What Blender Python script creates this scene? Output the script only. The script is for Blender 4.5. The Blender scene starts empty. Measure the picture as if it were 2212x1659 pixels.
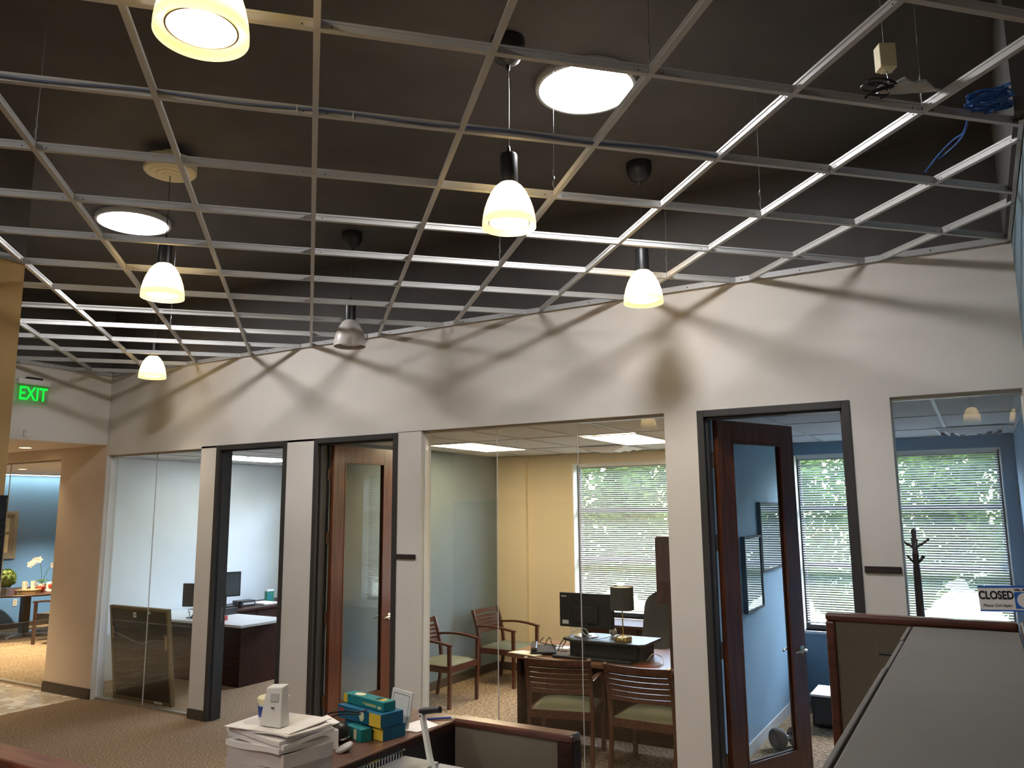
import bpy, bmesh, math, random
from mathutils import Vector, Matrix
random.seed(7)
PI = math.pi
S = bpy.context.scene
COL = S.collection

# ---------------------------------------------------------------- camera, sky, exposure
CZ = 2.07                       # camera height above the carpet
cam_d = bpy.data.cameras.new('camera'); cam_d.sensor_width = 36; cam_d.lens = 27.778; cam_d.clip_end = 300
cam = bpy.data.objects.new('camera', cam_d); COL.objects.link(cam)
right = Vector((0.8620408, 0.5067659, -0.0086038)); up = Vector((0.0868738, -0.1310112, 0.9875672)); fwd = Vector((-0.4993382, 0.8520707, 0.1569617))
cam.matrix_world = Matrix(((right.x, up.x, -fwd.x, 0), (right.y, up.y, -fwd.y, 0), (right.z, up.z, -fwd.z, CZ), (0, 0, 0, 1)))
S.camera = cam
W = bpy.data.worlds.new('sky'); S.world = W; W.use_nodes = True
nt = W.node_tree; bg = nt.nodes['Background']
sky = nt.nodes.new('ShaderNodeTexSky'); sky.sky_type = 'NISHITA'; sky.sun_disc = False
sky.sun_elevation = math.radians(62); sky.sun_rotation = math.radians(14); sky.dust_density = 2.5; sky.air_density = 1.2
nt.links.new(sky.outputs[0], bg.inputs[0]); bg.inputs[1].default_value = 5.5
sd = bpy.data.lights.new('sun', 'SUN'); sd.energy = 6.0; sd.angle = 0.01; sd.color = (1, .95, .85)
so = bpy.data.objects.new('sun', sd); COL.objects.link(so); so.rotation_euler = (math.radians(-28), 0, math.radians(14)); so.location = (-4, 30, 40)
VS = S.view_settings
VS.view_transform = 'Standard'; VS.look = 'None'; VS.exposure = 0.0; VS.gamma = 1.0; VS.use_curve_mapping = False

SKYLIGHT_L = 105.0; PENDANT_W = 5.0; PENDANT_L = 14.0; PENDANT_SPOT = 70.0; TROFFER_L = 22.0

# ---------------------------------------------------------------- materials
def new_mat(name):
    m = bpy.data.materials.new(name); m.use_nodes = True
    return m, m.node_tree, m.node_tree.nodes['Principled BSDF']
def mat(name, col, rough=.6, metal=0.0, var=.08, scale=12.0, bump=0.0, bscale=None, spec=.4, stretch=None, coat=0.0, sub=None):
    m, t, b = new_mat(name)
    tc = t.nodes.new('ShaderNodeTexCoord'); mp = t.nodes.new('ShaderNodeMapping')
    t.links.new(tc.outputs['Object'], mp.inputs[0])
    if stretch: mp.inputs['Scale'].default_value = stretch
    n = t.nodes.new('ShaderNodeTexNoise'); n.inputs['Scale'].default_value = scale; n.inputs['Detail'].default_value = 5
    t.links.new(mp.outputs[0], n.inputs['Vector'])
    r = t.nodes.new('ShaderNodeValToRGB')
    c = Vector(col)
    lo = c * (1 - var); hi = c * (1 + var)
    r.color_ramp.elements[0].position = .3; r.color_ramp.elements[1].position = .7
    r.color_ramp.elements[0].color = (*lo, 1); r.color_ramp.elements[1].color = (*[min(1, v) for v in hi], 1)
    t.links.new(n.outputs['Fac'], r.inputs[0]); t.links.new(r.outputs[0], b.inputs['Base Color'])
    b.inputs['Roughness'].default_value = rough; b.inputs['Metallic'].default_value = metal
    b.inputs['Specular IOR Level'].default_value = spec
    if coat: b.inputs['Coat Weight'].default_value = coat; b.inputs['Coat Roughness'].default_value = .1
    if bump:
        n2 = t.nodes.new('ShaderNodeTexNoise'); n2.inputs['Scale'].default_value = bscale or scale * 6; n2.inputs['Detail'].default_value = 4
        t.links.new(mp.outputs[0], n2.inputs['Vector'])
        bp = t.nodes.new('ShaderNodeBump'); bp.inputs['Strength'].default_value = bump; bp.inputs['Distance'].default_value = .004
        t.links.new(n2.outputs['Fac'], bp.inputs['Height']); t.links.new(bp.outputs[0], b.inputs['Normal'])
    return m
def wood(name, dark, light, rough=.35, axis=(1, 1, .08), coat=.25, spec=.5):
    m, t, b = new_mat(name)
    tc = t.nodes.new('ShaderNodeTexCoord'); mp = t.nodes.new('ShaderNodeMapping'); mp.inputs['Scale'].default_value = axis
    t.links.new(tc.outputs['Object'], mp.inputs[0])
    n = t.nodes.new('ShaderNodeTexNoise'); n.inputs['Scale'].default_value = 38; n.inputs['Detail'].default_value = 7; n.inputs['Distortion'].default_value = .6
    t.links.new(mp.outputs[0], n.inputs['Vector'])
    r = t.nodes.new('ShaderNodeValToRGB'); r.color_ramp.elements[0].position = .32; r.color_ramp.elements[1].position = .72
    r.color_ramp.elements[0].color = (*dark, 1); r.color_ramp.elements[1].color = (*light, 1)
    t.links.new(n.outputs['Fac'], r.inputs[0]); t.links.new(r.outputs[0], b.inputs['Base Color'])
    b.inputs['Roughness'].default_value = rough; b.inputs['Specular IOR Level'].default_value = spec; b.inputs['Coat Weight'].default_value = coat; b.inputs['Coat Roughness'].default_value = .15
    return m
def emit(name, col, L):
    m = bpy.data.materials.new(name); m.use_nodes = True; t = m.node_tree
    t.nodes.remove(t.nodes['Principled BSDF']); e = t.nodes.new('ShaderNodeEmission')
    e.inputs[0].default_value = (*col, 1); e.inputs[1].default_value = L
    t.links.new(e.outputs[0], t.nodes['Material Output'].inputs[0]); return m
def glass(name, tint=(.93, .97, .95), base=.04, gloss_col=(1, 1, 1), rough=0.0):
    m = bpy.data.materials.new(name); m.use_nodes = True; t = m.node_tree
    t.nodes.remove(t.nodes['Principled BSDF'])
    tr = t.nodes.new('ShaderNodeBsdfTransparent'); tr.inputs[0].default_value = (*tint, 1)
    gl = t.nodes.new('ShaderNodeBsdfGlossy'); gl.inputs['Roughness'].default_value = rough; gl.inputs[0].default_value = (*gloss_col, 1)
    lw = t.nodes.new('ShaderNodeLayerWeight'); lw.inputs[0].default_value = .5
    p = t.nodes.new('ShaderNodeMath'); p.operation = 'POWER'; p.inputs[1].default_value = 5
    t.links.new(lw.outputs['Facing'], p.inputs[0])
    a = t.nodes.new('ShaderNodeMath'); a.operation = 'MULTIPLY_ADD'; a.inputs[1].default_value = 1 - base; a.inputs[2].default_value = base
    t.links.new(p.outputs[0], a.inputs[0])
    mx = t.nodes.new('ShaderNodeMixShader'); t.links.new(a.outputs[0], mx.inputs[0])
    t.links.new(tr.outputs[0], mx.inputs[1]); t.links.new(gl.outputs[0], mx.inputs[2])
    t.links.new(mx.outputs[0], t.nodes['Material Output'].inputs[0]); return m
def thin(name, col, transl=.5):
    """diffuse + translucent sheet (lamp shade glass, leaves, blind slats)"""
    m = bpy.data.materials.new(name); m.use_nodes = True; t = m.node_tree
    t.nodes.remove(t.nodes['Principled BSDF'])
    tc = t.nodes.new('ShaderNodeTexCoord'); n = t.nodes.new('ShaderNodeTexNoise'); n.inputs['Scale'].default_value = 9
    t.links.new(tc.outputs['Object'], n.inputs['Vector'])
    hs = t.nodes.new('ShaderNodeHueSaturation'); hs.inputs['Color'].default_value = (*col, 1)
    mr = t.nodes.new('ShaderNodeMapRange'); mr.inputs['To Min'].default_value = .92; mr.inputs['To Max'].default_value = 1.08
    t.links.new(n.outputs['Fac'], mr.inputs[0]); t.links.new(mr.outputs[0], hs.inputs['Value'])
    d = t.nodes.new('ShaderNodeBsdfDiffuse'); s = t.nodes.new('ShaderNodeBsdfTranslucent')
    t.links.new(hs.outputs[0], d.inputs[0]); t.links.new(hs.outputs[0], s.inputs[0])
    mx = t.nodes.new('ShaderNodeMixShader'); mx.inputs[0].default_value = transl
    t.links.new(d.outputs[0], mx.inputs[1]); t.links.new(s.outputs[0], mx.inputs[2])
    t.links.new(mx.outputs[0], t.nodes['Material Output'].inputs[0]); return m
def carpet(name, a, b_, c_, sc=70):
    m, t, b = new_mat(name)
    tc = t.nodes.new('ShaderNodeTexCoord')
    n = t.nodes.new('ShaderNodeTexNoise'); n.inputs['Scale'].default_value = sc; n.inputs['Detail'].default_value = 3
    n3 = t.nodes.new('ShaderNodeTexVoronoi'); n3.inputs['Scale'].default_value = sc * 1.6
    for x in (n, n3): t.links.new(tc.outputs['Object'], x.inputs['Vector'])
    r = t.nodes.new('ShaderNodeValToRGB'); r.color_ramp.elements[0].position = .35; r.color_ramp.elements[1].position = .66
    r.color_ramp.elements[0].color = (*a, 1); r.color_ramp.elements[1].color = (*c_, 1)
    e = r.color_ramp.elements.new(.5); e.color = (*b_, 1)
    t.links.new(n.outputs['Fac'], r.inputs[0])
    t.links.new(r.outputs[0], b.inputs['Base Color']); b.inputs['Roughness'].default_value = .95; b.inputs['Specular IOR Level'].default_value = .1
    bp = t.nodes.new('ShaderNodeBump'); bp.inputs['Strength'].default_value = .6; bp.inputs['Distance'].default_value = .006
    t.links.new(n3.outputs['Distance'], bp.inputs['Height']); t.links.new(bp.outputs[0], b.inputs['Normal'])
    return m
def marble(name):
    m, t, b = new_mat(name)
    tc = t.nodes.new('ShaderNodeTexCoord')
    n = t.nodes.new('ShaderNodeTexNoise'); n.inputs['Scale'].default_value = 2.2; n.inputs['Detail'].default_value = 9; n.inputs['Distortion'].default_value = 1.8
    t.links.new(tc.outputs['Object'], n.inputs['Vector'])
    r = t.nodes.new('ShaderNodeValToRGB')
    r.color_ramp.elements[0].position = .35; r.color_ramp.elements[0].color = (.72, .66, .55, 1)
    r.color_ramp.elements[1].position = .62; r.color_ramp.elements[1].color = (.85, .8, .7, 1)
    e = r.color_ramp.elements.new(.47); e.color = (.5, .42, .3, 1); e = r.color_ramp.elements.new(.51); e.color = (.8, .74, .63, 1)
    t.links.new(n.outputs['Fac'], r.inputs[0]); t.links.new(r.outputs[0], b.inputs['Base Color']); b.inputs['Roughness'].default_value = .12
    return m

M = {}
M['wall'] = mat('wall_paint_white', (.68, .645, .595), .75, var=.02, scale=3, bump=.08, bscale=180)
M['cream'] = mat('wall_paint_cream', (.70, .60, .42), .75, var=.02, scale=3, bump=.08, bscale=180)
M['beige'] = mat('wall_paint_beige', (.66, .55, .44), .75, var=.02, scale=3, bump=.08, bscale=180)
M['blue'] = mat('wall_paint_blue', (.22, .33, .42), .7, var=.03, scale=3, bump=.06, bscale=180)
M['slate'] = mat('wall_paint_slate', (.15, .19, .205), .7, var=.03, scale=3, bump=.06, bscale=180)
M['confblue'] = mat('wall_paint_bright_blue', (.15, .36, .78), .7, var=.03, scale=3)
M['coolwhite'] = mat('wall_paint_cool_white', (.72, .76, .77), .7, var=.02, scale=3)
M['brown'] = mat('wall_paint_tan_brown', (.42, .29, .13), .7, var=.03, scale=3)
M['deck'] = mat('ceiling_deck_black', (.080, .074, .071), .85, var=.15, scale=2)
M['deckgrey'] = mat('plenum_wall_grey', (.12, .12, .12), .85, var=.1, scale=3)
M['tee'] = mat('grid_white_enamel', (.50, .50, .49), .42, metal=0.0, var=.03, scale=5, spec=.5)
M['charcoal'] = mat('frame_charcoal', (.035, .034, .034), .45, var=.06, scale=20, spec=.5)
M['metal'] = mat('satin_nickel', (.62, .58, .52), .25, metal=1, var=.05)
M['chrome'] = mat('chrome', (.75, .75, .75), .12, metal=1, var=.03)
M['steel'] = mat('brushed_steel', (.5, .5, .5), .4, metal=1, var=.06)
M['alum'] = mat('anodised_channel', (.45, .42, .36), .4, metal=.8, var=.04)
M['brass'] = mat('polished_brass', (.80, .62, .28), .2, metal=1, var=.04)
M['door'] = wood('door_mahogany', (.060, .017, .007), (.17, .055, .022), .35, (1, 1, .06))
M['cherry'] = wood('chair_cherry', (.046, .012, .005), (.105, .031, .013), .35, (1, 1, 1))
M['desk'] = wood('desk_dark_mahogany', (.018, .0055, .004), (.05, .016, .009), .42, (.1, 1, 1), 0, .2)
M['walnut'] = wood('desk_walnut_top', (.13, .055, .025), (.25, .11, .055), .28, (.1, 1, 1))
M['trimwood'] = wood('trim_redwood', (.06, .017, .010), (.14, .04, .025), .3, (.12, .12, 1))
M['railwood_lightened'] = wood('rail_redwood_lightened', (.12, .035, .018), (.26, .085, .045), .3, (.12, 1, 1))  # trim redwood with colour lightened to offset the dark area the rail faces
M['counter'] = wood('counter_walnut', (.10, .05, .035), (.20, .10, .07), .32, (1, .1, 1))
M['hutch'] = wood('hutch_dark_wood', (.05, .022, .016), (.10, .048, .035), .4, (1, 1, .1))
M['fabric'] = mat('panel_fabric_taupe', (.185, .16, .12), .95, var=.08, scale=160, bump=.3, bscale=500, spec=.1)
M['binmetal'] = mat('bin_painted_metal', (.165, .15, .136), .5, var=.05, scale=4, bump=.05, bscale=60)
M['seat'] = mat('seat_olive_fabric', (.16, .165, .115), .95, var=.1, scale=140, bump=.3, bscale=400, spec=.1)
M['leather'] = mat('black_leather', (.03, .031, .035), .42, var=.15, scale=30, bump=.25, bscale=220, spec=.5)
M['black'] = mat('black_plastic', (.012, .012, .013), .4, var=.1, scale=20, spec=.5)
M['blackmatte'] = mat('black_matte', (.014, .014, .014), .7, var=.1, scale=20)
M['dark'] = mat('dark_bronze_plate', (.035, .025, .022), .5, var=.1, scale=20)
M['white'] = mat('white_plastic', (.78, .77, .74), .4, var=.02, scale=20)
M['paper'] = mat('paper_white', (.86, .82, .80), .85, var=.02, scale=60, stretch=(1, 1, 30))
M['creampaper'] = mat('paper_cream', (.85, .78, .58), .85, var=.02, scale=30)
M['film'] = mat('shrink_film_paper', (.66, .60, .57), .2, var=.07, scale=7, bump=.7, bscale=16, spec=.6)
M['greyplastic'] = mat('grey_plastic', (.5, .5, .49), .4, var=.03, scale=20)
M['lightgrey'] = mat('light_grey_laminate', (.60, .61, .60), .25, var=.03, scale=10)
M['teal'] = mat('carton_teal', (.012, .20, .21), .45, var=.06, scale=30)
M['boxblue'] = mat('carton_blue', (.008, .115, .22), .45, var=.06, scale=30)
M['yellow'] = mat('carton_yellow', (.72, .50, .05), .5, var=.05, scale=30)
M['palecream'] = mat('carton_cream', (.78, .70, .45), .5, var=.05, scale=30)
M['red'] = mat('red_plastic', (.45, .05, .035), .5, var=.06, scale=20)
M['green'] = mat('green_carton', (.03, .20, .14), .5, var=.1, scale=20)
M['navy'] = mat('print_navy', (.03, .06, .28), .5, var=.04)
M['signblue'] = mat('print_blue', (.02, .10, .42), .5, var=.04)
M['signwhite'] = mat('print_offwhite', (.72, .66, .60), .6, var=.02)
M['ink'] = mat('print_black', (.006, .006, .008), .6, var=.02)
M['bluecable'] = mat('cable_blue', (.03, .13, .42), .5, var=.06)
M['greycable'] = mat('cable_slate_blue', (.11, .15, .27), .5, var=.06)
M['whitecable'] = mat('cable_white', (.6, .6, .6), .5, var=.06)
M['wire'] = mat('hanger_wire', (.25, .25, .25), .4, metal=.8, var=.06)
M['granite'] = mat('black_granite', (.015, .015, .017), .15, var=.7, scale=60, spec=.6)
M['baseb'] = mat('rubber_base_brown', (.075, .058, .045), .55, var=.05, scale=10)
M['tile'] = mat('ceiling_tile', (.66, .66, .63), .9, var=.04, scale=60, bump=.3, bscale=260)
M['glass'] = glass('partition_glass', (.975, .985, .98))
M['winglass'] = glass('window_glass', (.97, .985, .985))
M['doorglass'] = glass('door_glass', (.93, .96, .955), base=.055)
M['picglass'] = glass('picture_glass', (.5, .5, .5), base=.34)
M['clear'] = glass('clear_glassware', (.9, .95, .97), base=.1)
M['acrylic'] = glass('exit_acrylic', (.80, .93, .82), base=.06)
M['slat'] = thin('blind_slat', (.84, .87, .91), .15)
M['shade'] = thin('opal_shade_glass', (.98, .86, .58), .55)
M['shadeoff'] = mat('opal_shade_unlit', (.62, .58, .55), .35, var=.03, scale=10)
M['lampshade'] = mat('lamp_shade_dark_fabric', (.07, .07, .058), .9, var=.1, scale=200, spec=.1)
M['lampshade_in'] = mat('lamp_shade_lining', (.45, .42, .33), .9, var=.05)
M['leaf'] = thin('leaf_green', (.075, .125, .028), .4)
M['leafdark'] = thin('leaf_dark_green', (.05, .12, .04), .3)
M['boxwood'] = mat('boxwood_ball', (.16, .22, .07), .9, var=.5, scale=60, bump=.8, bscale=90)
M['bark'] = mat('bark', (.1, .07, .045), .9, var=.3, scale=20)
M['grass'] = mat('lawn', (.09, .11, .06), .95, var=.3, scale=8)
M['petal'] = thin('orchid_petal', (.92, .86, .84), .3)
M['mount'] = mat('picture_mount', (.27, .26, .25), .8, var=.05)
M['artdark'] = mat('artwork_dark', (.03, .04, .06), .6, var=.5, scale=6)
M['artpale'] = mat('artwork_pale', (.45, .47, .38), .8, var=.5, scale=9)
M['frameback'] = mat('frame_back_board', (.014, .012, .010), .6, var=.2, scale=5, spec=.15)
M['goldwood'] = mat('frame_gold_wood', (.13, .085, .03), .5, var=.15, scale=20)
M['tan'] = mat('tan_leather', (.35, .22, .11), .6, var=.1, scale=20)
M['screen'] = mat('monitor_screen', (.06, .075, .08), .18, var=.05, scale=3, spec=.6)
M['carpet'] = carpet('carpet_brown', (.11, .072, .040), (.22, .15, .090), (.36, .26, .165))
M['carpet2'] = carpet('carpet_office', (.13, .09, .052), (.25, .18, .11), (.39, .295, .195), 34)
M['marble'] = marble('marble_tile')
M['sky_emit'] = emit('skylight_diffuser', (.98, .97, .98), SKYLIGHT_L)
M['pend_emit'] = emit('pendant_lens', (1, .80, .48), PENDANT_L)
M['trof_emit'] = emit('troffer_lens', (1, .80, .50), TROFFER_L)
M['cool_emit'] = emit('cool_troffer_lens', (.95, 1.0, .98), 13)
M['can_emit'] = emit('downlight_lens', (1, .78, .45), 14)
M['slot_emit'] = emit('slot_lens', (1, .82, .52), 12)
M['exit_emit'] = emit('exit_green', (.01, .80, .06), 1.25)

# ---------------------------------------------------------------- mesh helpers
class MB:
    def __init__(s): s.v = []; s.f = []
    def add(s, vs, fs):
        o = len(s.v); s.v += [tuple(v) for v in vs]; s.f += [tuple(i + o for i in f) for f in fs]; return s
    def box(s, x0, x1, y0, y1, z0, z1, M4=None):
        vs = [Vector((x, y, z)) for z in (z0, z1) for y in (y0, y1) for x in (x0, x1)]
        if M4: vs = [M4 @ v for v in vs]
        return s.add(vs, [(0, 2, 3, 1), (4, 5, 7, 6), (0, 1, 5, 4), (2, 6, 7, 3), (0, 4, 6, 2), (1, 3, 7, 5)])
    def lathe(s, prof, n=32, c=(0, 0, 0), cap0=True, cap1=True, ax=None):
        vs = []
        for r, z in prof:
            for k in range(n):
                a = 2 * PI * k / n; v = Vector((r * math.cos(a), r * math.sin(a), z))
                if ax: v = ax @ v
                vs.append(v + Vector(c))
        fs = []
        for i in range(len(prof) - 1):
            for k in range(n):
                a, b = i * n + k, i * n + (k + 1) % n; fs.append((a, b, b + n, a + n))
        if cap0: fs.append(tuple(range(n - 1, -1, -1)))
        if cap1: fs.append(tuple((len(prof) - 1) * n + k for k in range(n)))
        return s.add(vs, fs)
    def tube(s, pts, r, n=8):
        pts = [Vector(p) for p in pts]; rr = r if isinstance(r, (list, tuple)) else [r] * len(pts)
        vs = []; prev = None
        for i, p in enumerate(pts):
            d = (pts[min(i + 1, len(pts) - 1)] - pts[max(i - 1, 0)]).normalized()
            if prev is None:
                u = d.orthogonal().normalized()
            else:
                u = (prev - d * prev.dot(d))
                u = u.normalized() if u.length > 1e-6 else d.orthogonal().normalized()
            prev = u; w = d.cross(u)
            for k in range(n):
                a = 2 * PI * k / n; vs.append(p + (u * math.cos(a) + w * math.sin(a)) * rr[i])
        fs = []
        for i in range(len(pts) - 1):
            for k in range(n):
                a, b = i * n + k, i * n + (k + 1) % n; fs.append((a, b, b + n, a + n))
        fs.append(tuple(range(n - 1, -1, -1))); fs.append(tuple((len(pts) - 1) * n + k for k in range(n)))
        return s.add(vs, fs)
    def prism(s, poly, z0, z1, M4=None):
        n = len(poly); vs = [Vector((x, y, z)) for z in (z0, z1) for x, y in poly]
        if M4: vs = [M4 @ v for v in vs]
        return s.add(vs, [tuple(range(n - 1, -1, -1)), tuple(range(n, 2 * n))] + [(k, (k + 1) % n, (k + 1) % n + n, k + n) for k in range(n)])
    def sphere(s, c, r, n=14, m=9, sq=(1, 1, 1)):
        c = Vector(c); vs = [c + Vector((0, 0, -r * sq[2]))]
        for i in range(1, m):
            t = -PI / 2 + PI * i / m
            for k in range(n):
                a = 2 * PI * k / n; vs.append(c + Vector((r * sq[0] * math.cos(t) * math.cos(a), r * sq[1] * math.cos(t) * math.sin(a), r * sq[2] * math.sin(t))))
        vs.append(c + Vector((0, 0, r * sq[2]))); fs = []
        for k in range(n): fs.append((0, 1 + (k + 1) % n, 1 + k)); fs.append((len(vs) - 1, 1 + (m - 2) * n + k, 1 + (m - 2) * n + (k + 1) % n))
        for i in range(m - 2):
            for k in range(n):
                a, b = 1 + i * n + k, 1 + i * n + (k + 1) % n; fs.append((a, b, b + n, a + n))
        return s.add(vs, fs)
    def sweep_rect(s, pts, w, hgt, upv=(0, 0, 1)):
        """rectangular bar along pts; w across, hgt along upv"""
        pts = [Vector(p) for p in pts]; upv = Vector(upv); vs = []
        for i, p in enumerate(pts):
            d = (pts[min(i + 1, len(pts) - 1)] - pts[max(i - 1, 0)]).normalized(); sd_ = d.cross(upv).normalized(); u = sd_.cross(d)
            for a, b in ((-1, -1), (1, -1), (1, 1), (-1, 1)): vs.append(p + sd_ * (a * w / 2) + u * (b * hgt / 2))
        fs = [(3, 2, 1, 0)]
        for i in range(len(pts) - 1):
            for k in range(4):
                a, b = i * 4 + k, i * 4 + (k + 1) % 4; fs.append((a, b, b + 4, a + 4))
        e = (len(pts) - 1) * 4; fs.append((e, e + 1, e + 2, e + 3)); return s.add(vs, fs)
    def mesh(s, name, m, smooth=False):
        me = bpy.data.meshes.new(name); me.from_pydata(s.v, [], s.f)
        bm = bmesh.new(); bm.from_mesh(me); bmesh.ops.recalc_face_normals(bm, faces=bm.faces); bm.to_mesh(me); bm.free()
        me.materials.append(M[m] if isinstance(m, str) else m)
        if smooth:
            for p in me.polygons: p.use_smooth = True
            me.set_sharp_from_angle(angle=math.radians(35))
        return me
    def build(s, name, m, parent=None, smooth=False, bevel=0.0, loc=None, rot=None):
        return link(name, s.mesh(name, m, smooth), parent, bevel, loc, rot)
def link(name, me, parent=None, bevel=0.0, loc=None, rot=None):
    o = bpy.data.objects.new(name, me); COL.objects.link(o)
    if parent: o.parent = parent
    if loc: o.location = loc
    if rot: o.rotation_euler = rot
    if bevel:
        b = o.modifiers.new('bevel', 'BEVEL'); b.width = bevel; b.segments = 2; b.limit_method = 'ANGLE'; b.angle_limit = math.radians(40); b.harden_normals = False
    return o
def tag(o, label, cat=None, group=None, kind=None):
    o['label'] = label
    if cat: o['category'] = cat
    if group: o['group'] = group
    if kind: o['kind'] = kind
    return o
def thing(name, label, cat, loc=(0, 0, 0), rz=0.0, group=None, kind=None, rot=None):
    o = bpy.data.objects.new(name, None); COL.objects.link(o); o.location = loc; o.rotation_euler = rot or (0, 0, rz)
    o.empty_display_size = .1
    return tag(o, label, cat, group, kind)
def struct(name, mb, m, label, parent=None, smooth=False, bevel=0):
    o = mb.build(name, m, parent, smooth, bevel)
    if parent is None: o['kind'] = 'structure'
    o['label'] = label
    return o
def copy_tree(o, parent=None):
    c = o.copy(); COL.objects.link(c); c.parent = parent
    for ch in list(o.children): copy_tree(ch, c)
    return c
def bx(*a): return MB().box(*a)
def text(name, s, size, m, parent, loc, rot, ext=.0006, shear=0, wscale=1.0, align='CENTER', bold=0):
    cu = bpy.data.curves.new(name, 'FONT'); cu.body = s; cu.size = size; cu.extrude = ext; cu.align_x = align; cu.align_y = 'CENTER'; cu.shear = shear; cu.offset = bold
    tmp = bpy.data.objects.new('tmp', cu); COL.objects.link(tmp); bpy.context.view_layer.update()
    me = bpy.data.meshes.new_from_object(tmp.evaluated_get(bpy.context.evaluated_depsgraph_get())); me.name = name
    bpy.data.objects.remove(tmp); bpy.data.curves.remove(cu)
    me.materials.clear(); me.materials.append(M[m])
    o = link(name, me, parent, 0, loc, rot); o.scale = (wscale, 1, 1); return o
def arc(p0, p1, sag, n=10, axis=(0, 0, -1)):
    p0, p1, a = Vector(p0), Vector(p1), Vector(axis)
    return [p0.lerp(p1, k / n) + a * sag * 4 * (k / n) * (1 - k / n) for k in range(n + 1)]
def spline(pts, n=6):
    P = [Vector(p) for p in pts]; P = [P[0] * 2 - P[1]] + P + [P[-1] * 2 - P[-2]]; out = []
    for i in range(1, len(P) - 2):
        for k in range(n):
            t = k / n; a, b, c, d = P[i - 1], P[i], P[i + 1], P[i + 2]
            out.append(.5 * ((2 * b) + (c - a) * t + (2 * a - 5 * b + 4 * c - d) * t * t + (3 * b - a - 3 * c + d) * t ** 3))
    out.append(P[-2]); return out

# ---------------------------------------------------------------- dimensions
GZ = 3.681      # suspended grid
DZ = 4.46       # dark deck above it
YW = 5.626; YB = 5.776   # partition wall faces
YG = 5.705      # glass line
OZ = 2.78       # office ceilings
YX = 9.33; YXO = 9.55    # exterior wall
XH = -8.85      # header over the corridor
XS = .30        # blue wall on the right

# ---------------------------------------------------------------- setting
f = MB().box(-9.0, 4, -5, YW, -.1, 0); struct('floor', f, 'carpet', 'brown speckled carpet floor of the open office')
struct('floor_office_left', MB().box(-9.62, -5.76, YW, YXO, -.1, 0), 'carpet', 'brown carpet inside the leftmost office')
f = MB().box(-5.76, 4, YW, YXO, -.1, 0); struct('floor_offices', f, 'carpet2', 'tan patterned carpet inside the middle and right offices')
f = MB().box(-16.2, -9.62, YW, YXO + 2, -.1, 0); struct('floor_conference', f, 'carpet2', 'tan carpet of the far meeting room')
fm = struct('floor_marble', bx(-16.2, -9.0, 1.5, YW, -.1, -.004), 'marble', 'polished cream marble floor of the corridor')
tile_me = bx(0, .594, 0, .594, -.004, 0).mesh('marble_tile', 'marble')
for i in range(8):
    for j in range(4):
        link('marble_tile', tile_me, fm, 0, (-9.6 - .6 * i + .003, YW - .6 * (j + 1) + .003, 0))

wf = MB()
ops = [(-8.83, -7.165, 2.745), (-6.915, -5.885, 2.765), (-5.517, -4.497, 2.765), (-4.236, -1.986, 2.77), (-1.736, -.701, 2.77), (-.458, .27, 2.77)]
x = -8.85
for a, b, t in ops:
    if a > x: wf.box(x, a, YW, YB, 0, t)
    x = b
wf.box(x, XS, YW, YB, 0, 2.77)
# one continuous band over all heads
wf.box(-8.85, XS, YW, YB, 2.77, GZ + .02)
for a, b, t in ops:
    if t < 2.77: wf.box(a, b, YW, YB, t, 2.77)
for a, b in ((-8.85, -8.83), (-7.165, -6.915), (-5.885, -5.517)):
    wf.box(a, b, YW, YB, 2.745, 2.77)
wf.box(-4.497, -4.236, YW, YB, 2.765, 2.77)
struct('wall_front', wf, 'wall', 'white painted partition wall with glass bays and office doors')
struct('wall_upper', bx(XH - .12, 4, YW, YB, GZ + .02, DZ), 'deck', 'black painted wall above the ceiling grid line')
struct('wall_pier', bx(-9.76, -8.85, YW, YB, 0, 2.864), 'beige', 'beige wall pier between the corridor glass and the glass office')
struct('wall_corridor_head', MB().box(-16.2, -9.76, YW, YB, 2.737, 2.864), 'beige', 'beige wall band over the corridor glazing')
struct('wall_header', MB().box(XH - .12, XH, 1.5, YW, 2.864, GZ + .02), 'wall', 'white drop header over the corridor opening')
struct('wall_header_upper', bx(XH - .12, XH, 1.5, YW, GZ + .02, DZ), 'deck', 'black wall above the corridor header')
struct('wall_left', MB().box(XH - .12, XH, -5, 1.5, 0, DZ), 'brown', 'tan brown wall at the far left of the open office')
struct('wall_corridor_side', MB().box(-16.2, XH - .12, 1.38, 1.5, 0, 3), 'brown', 'tan brown side wall of the corridor')
struct('wall_corridor_end', MB().box(-16.35, -16.2, 1.38, YW, 0, 3), 'brown', 'tan brown end wall of the corridor')
struct('ceiling_corridor', bx(-16.2, XH - .12, 1.5, YW, 2.864, 2.96), 'beige', 'plain beige corridor ceiling')
struct('ceiling', bx(-16.4, 4.1, -5.1, YXO + 2, DZ, DZ + .12), 'deck', 'dark painted deck above the open ceiling grid')
struct('wall_back', bx(-9, 4, -5.12, -5, 0, DZ), 'wall', 'white wall behind the open office')
struct('wall_far_right', bx(4, 4.12, -5, 3.78, 0, DZ), 'wall', 'white wall at the right end of the open office')
struct('wall_right', MB().box(XS, XS + .14, 3.78, YB, 0, GZ + .02), 'blue', 'blue painted wall end at the right edge')
struct('wall_right_upper', MB().box(XS - .04, XS + .14, 3.74, YB, GZ + .02, DZ).box(XS + .14, 4.1, 3.78, 3.92, 0, DZ), 'deckgrey', 'grey wall above the grid at the right edge')
col_ = struct('wall_column', bx(-6.0, -5.262, .2, 2.69, 0, GZ + .0), 'brown', 'tan brown painted column wall at the left edge')
MB().box(-6.02, -5.245, .18, 2.705, 0, 2.185).build('stone_cladding', 'granite', col_)['label'] = 'black granite cladding'
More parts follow.
